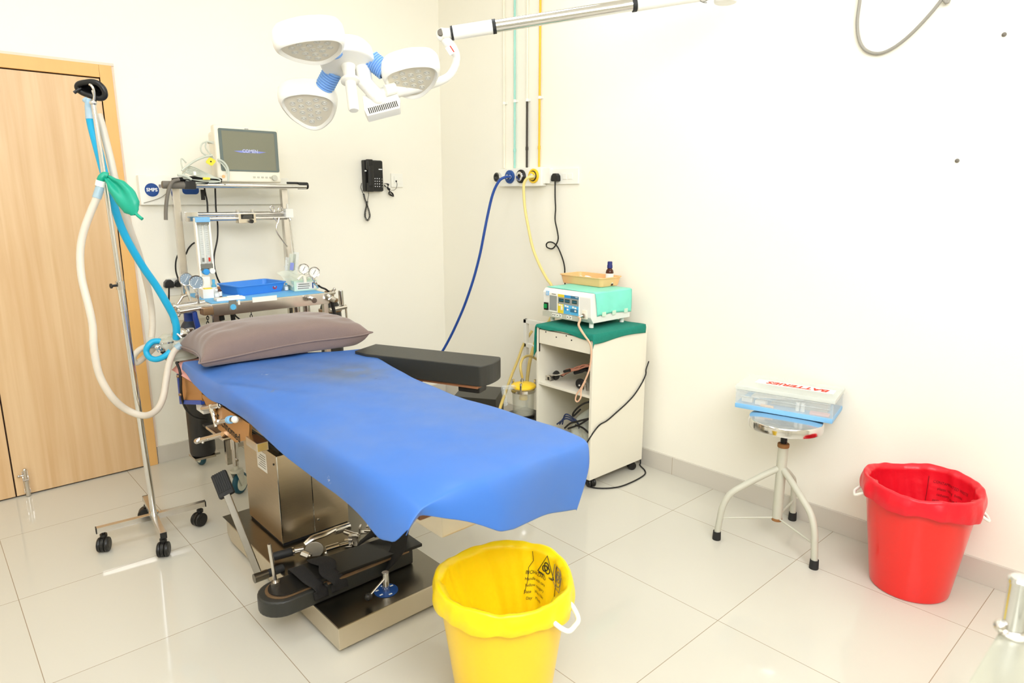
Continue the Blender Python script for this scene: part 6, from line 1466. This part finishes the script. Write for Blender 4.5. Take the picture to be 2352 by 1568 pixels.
for hi, (ang, rr, tilt) in enumerate(((108, .250, -9), (348, .240, 3), (218, .260, 13))):
    dirv = V((math.cos(R(ang)), -math.sin(R(ang)), 0))
    Mh = ML @ Mx.Translation(dirv*rr+V((0, 0, -.052))) @ Mx.Rotation(R(-tilt), 4, 'X') @ frame((0, 0, 0), dirv, V((-dirv.y, dirv.x, 0)))
    Ms_ = Mh.copy(); Mh = Mh @ Mx.Rotation(R(18), 4, 'Z')
    S_ = .109
    def ringp(sc, z, n=56, Mh=Mh): return [Mh @ V((S_*sc*petal(2*PI*k/n)*math.cos(2*PI*k/n), S_*sc*1.10*petal(2*PI*k/n)*math.sin(2*PI*k/n), z)) for k in range(n)]
    b = MB(); b.ring_solid([ringp(.80, -.010), ringp(.82, -.020), ringp(.88, -.025), ringp(.95, -.020), ringp(1.0, -.004), ringp(1.015, .018), ringp(.99, .042), ringp(.91, .060), ringp(.72, .072), ringp(.40, .077), ringp(.02, .078)], caps=True)
    h = b.build('lamp_head', 'white_enamel', t, smooth=60)
    b = MB(); b.ring_solid([ringp(.812, -.0145), ringp(.812, -.0105)], caps=True); b.build('light_cover', 'lamp_face', h)
    pts = []
    for r_ in range(-3, 4):
        for c_ in range(-3, 4):
            x, y = c_*.036+(r_ % 2)*.018, r_*.031
            a_ = math.atan2(y/1.1, x); 
            if math.hypot(x, y/1.1) < S_*.80*petal(a_)-.014: pts.append((x, y))
    for x, y in pts:
        b = MB(); Mq = Mh @ Mx.Translation((x, y, -.0145))
        b.lathe([(.0115, .001), (.0115, -.002), (.0095, -.002), (.0075, .0005), (.004, -.0025), (.0005, -.0035)], Mq, seg=14); b.build('led_lens', 'lens_glass', h)
    # ribbed blue sleeve between hub and head
    j0, j1 = ML @ (dirv*.090+V((0, 0, .026))), Ms_ @ V((-S_*.92, 0, .026)); ja = (j1-j0).normalized()
    b = MB(); Lj = (j1-j0).length; prof = []
    nr = 8
    for k in range(nr): prof += [(.032, Lj*k/nr), (.038, Lj*(k+.3)/nr), (.038, Lj*(k+.6)/nr)]
    prof.append((.032, Lj)); q_ = frame(j0, ja.cross(up), up)
    b.lathe(prof, Mx.Translation(j0) @ ja.to_track_quat('Z', 'Y').to_matrix().to_4x4(), seg=24); b.build('ribbed_sleeve', 'blue_bellows', t)
# yoke from hub to the spring arm
def T(px, py, d_): return at(px, py, d=d_)
b = MB(); b.tube([ML @ V((.05, .02, .05)), T(838, 190, 2.63), T(868, 222, 2.65)], .030, seg=18, sm=False, radii=[.030, .032, .030]); b.ball(T(871, 226, 2.65), .030); b.build('swivel_joint', 'white_enamel', t)
b = MB(); b.tube([T(871, 222, 2.66), T(905, 210, 2.69), T(950, 202, 2.72), T(1000, 190, 2.74), T(1030, 175, 2.74), T(1045, 152, 2.73), T(1048, 130, 2.71), T(1040, 112, 2.69), T(1028, 96, 2.67), T(1015, 78, 2.66)], .02, seg=18, radii=[.030, .028, .022, .018, .0155, .0155, .016, .020, .021, .019]); b.build('yoke', 'white_enamel', t)
b = MB(); b.tube([T(885, 208, 2.635), T(908, 202, 2.65)], .022, seg=14, sm=False); b.build('yoke_cover', 'white_plastic', t)
b = MB(); b.box((0, 0, 0), (.0012, .026, .034), frame(T(1034, 115, 2.655), (FWD-RGT*.2), (RGT*-.83-V((0, 0, .56)))), bev=.0004); lb = b.build('rating_label', 'paper', t)
b = MB(); b.box((-.0004, -.009, 0), (.0016, .004, .028), frame(T(1034, 115, 2.654), (FWD-RGT*.2), (RGT*-.83-V((0, 0, .56))))); b.build('print', 'print_red', lb)
# slotted control box under the yoke
c0, c1 = T(846, 262, 2.645), T(918, 243, 2.665); bx = (c1-c0).normalized(); bz_ = (V((0, 0, 1))-bx*bx.z).normalized(); bzz = (bz_*.86+fh*.5).normalized(); Mc = frame((c0+c1)/2, bx, bzz); Lc = (c1-c0).length
b = MB(); b.prism([(-Lc/2-.008, -.022), (Lc/2-.004, -.024), (Lc/2+.008, .012), (Lc/2+.004, .055), (-Lc/2, .075), (-Lc/2-.012, .01)], -.022, .020, Mc, bev=.004); cb = b.build('control_box', 'white_enamel', t)
for k in range(16):
    u = lerp(-Lc/2+.006, Lc/2-.010, k/15); b = MB(); b.box((u, -.002, .0205), (.0034, .026, .0030), Mc @ Mx.Rotation(R(0), 4, 'Z'), bev=.0003); b.build('vent_slot', 'black_grille', cb)
b = MB(); b.tube([T(878, 228, 2.655), T(884, 240, 2.655)], .020, seg=14, sm=False); b.build('box_mount', 'white_enamel', t)
# spring arm
e0, e1 = T(1014, 80, 2.66), T(1662, -22, 2.66); ea = (e1-e0).normalized()
def along(px): return e0+ea*((px-1014)/(1662-1014)*(e1-e0).length)
b = MB(); b.ball(T(1016, 80, 2.66), .026); b.cyl(T(1013, 77, 2.64), along(1036)+V((0, 0, 0)), .020, seg=18); b.build('elbow', 'white_enamel', t)
b = MB(); q_ = T(1013, 76, 2.64); b.cyl(q_+FWD*.012, q_-FWD*.012, .0135, seg=22, bev=.002); b.build('elbow_cap', 'grey_rubber', t)
b = MB(); b.cyl(along(1040), along(1132), .0268, seg=26, bev=.003); b.build('arm_sleeve', 'white_enamel', t)
b = MB(); b.cyl(along(1036), along(1041), .0272, seg=26); b.build('arm_ring', 'black_rubber', t)
b = MB(); b.cyl(along(1131), along(1139), .0278, seg=26); b.build('arm_ring', 'black_rubber', t)
b = MB(); b.cyl(along(1139), along(1452), .0235, seg=28); b.build('spring_arm', 'chrome', t)
b = MB(); b.cyl(along(1452), along(1461), .0278, seg=26); b.build('arm_ring', 'black_rubber', t)
b = MB(); b.cyl(along(1461), along(1665), .0272, seg=26, bev=.006); b.build('arm_sleeve', 'white_enamel', t)
b = MB(); q_ = along(1606)-V((0, 0, .024))-fh*.008; b.tube([q_, q_+RGT*.012-V((0, 0, .006)), q_+RGT*.028-V((0, 0, .002)), q_+RGT*.036+V((0, 0, .010))], .0015, seg=6); b.tube([q_, q_+RGT*.016-V((0, 0, .008)), q_+RGT*.030-V((0, 0, .009))], .0015, seg=6); b.build('cable_tie', 'print_grey', t)
q_ = along(1668)
b = MB(); b.cyl(V((q_.x, q_.y, q_.z-.05)), V((q_.x, q_.y, q_.z+.06)), .045, seg=28, bev=.01); b.build('arm_joint', 'white_enamel', t)
b = MB(); b.cyl(V((q_.x, q_.y, q_.z+.05)), V((q_.x, q_.y, ZC-.03)), .030, seg=24); b.build('drop_tube', 'white_enamel', t)
b = MB(); b.lathe([(.03, ZC-.07), (.10, ZC-.05), (.12, ZC-.02), (.12, ZC-.001), (.0005, ZC-.001)], Mx.Translation((q_.x, q_.y, 0)), seg=36); b.build('ceiling_canopy', 'white_enamel', t)

# ================================================================== INSTRUMENT TROLLEY AT THE VIEWER'S RIGHT
G = V((-1.848, -3.772, .870))
t = thing('instrument_trolley', 'steel instrument trolley corner with chrome post, cut off at lower right', 'medical trolley', (-2.05, -4.02, 0))
b = MB(); b.box2((-2.40, -4.26, .858), (-1.852, -3.783, .870), bev=.003); b.build('tray_top', 'pale_steel', t)
b = MB(); b.cyl(G+V((-.006, -.024, .001)), G+V((-.006, -.024, .075)), .0135, seg=28); ps = b.build('corner_post', 'chrome', t)
b = MB(); b.lathe([(.0136, 0), (.0150, .001), (.0150, .006), (.012, .009), (.0005, .010)], Mx.Translation(G+V((-.006, -.024, .074))), seg=28); b.build('post_cap', 'chrome', ps)
b = MB(); b.lathe([(.020, 0), (.021, .003), (.018, .006), (.0136, .007)], Mx.Translation(G+V((-.006, -.024, .0))), seg=28); b.ball(G+V((-.016, -.012, .009)), .0085, (1.3, 1, 1)); b.build('post_flange', 'chrome_worn', ps)
b = MB(); b.box2((-2.38, -4.24, .8702), (-1.90, -3.845, .874), bev=.0015); b.build('tray_rim', 'pale_steel', t)
for x, y in ((-1.872, -4.24), (-2.38, -3.80), (-2.38, -4.24)):
    b = MB(); b.cyl((x, y, .870), (x, y, .945), .0135, seg=20); b.build('corner_post', 'chrome', t)
for x, y in ((-1.872, -3.81), (-1.872, -4.24), (-2.38, -3.81), (-2.38, -4.24)):
    b = MB(); b.cyl((x, y, .06), (x, y, .858), .0125, seg=16); b.build('leg', 'chrome', t); caster(t, x, y, .065, .028, 1., .04)
b = MB(); b.box2((-2.39, -4.25, .25), (-1.86, -3.80, .262), bev=.003); b.build('lower_shelf', 'pale_steel', t)
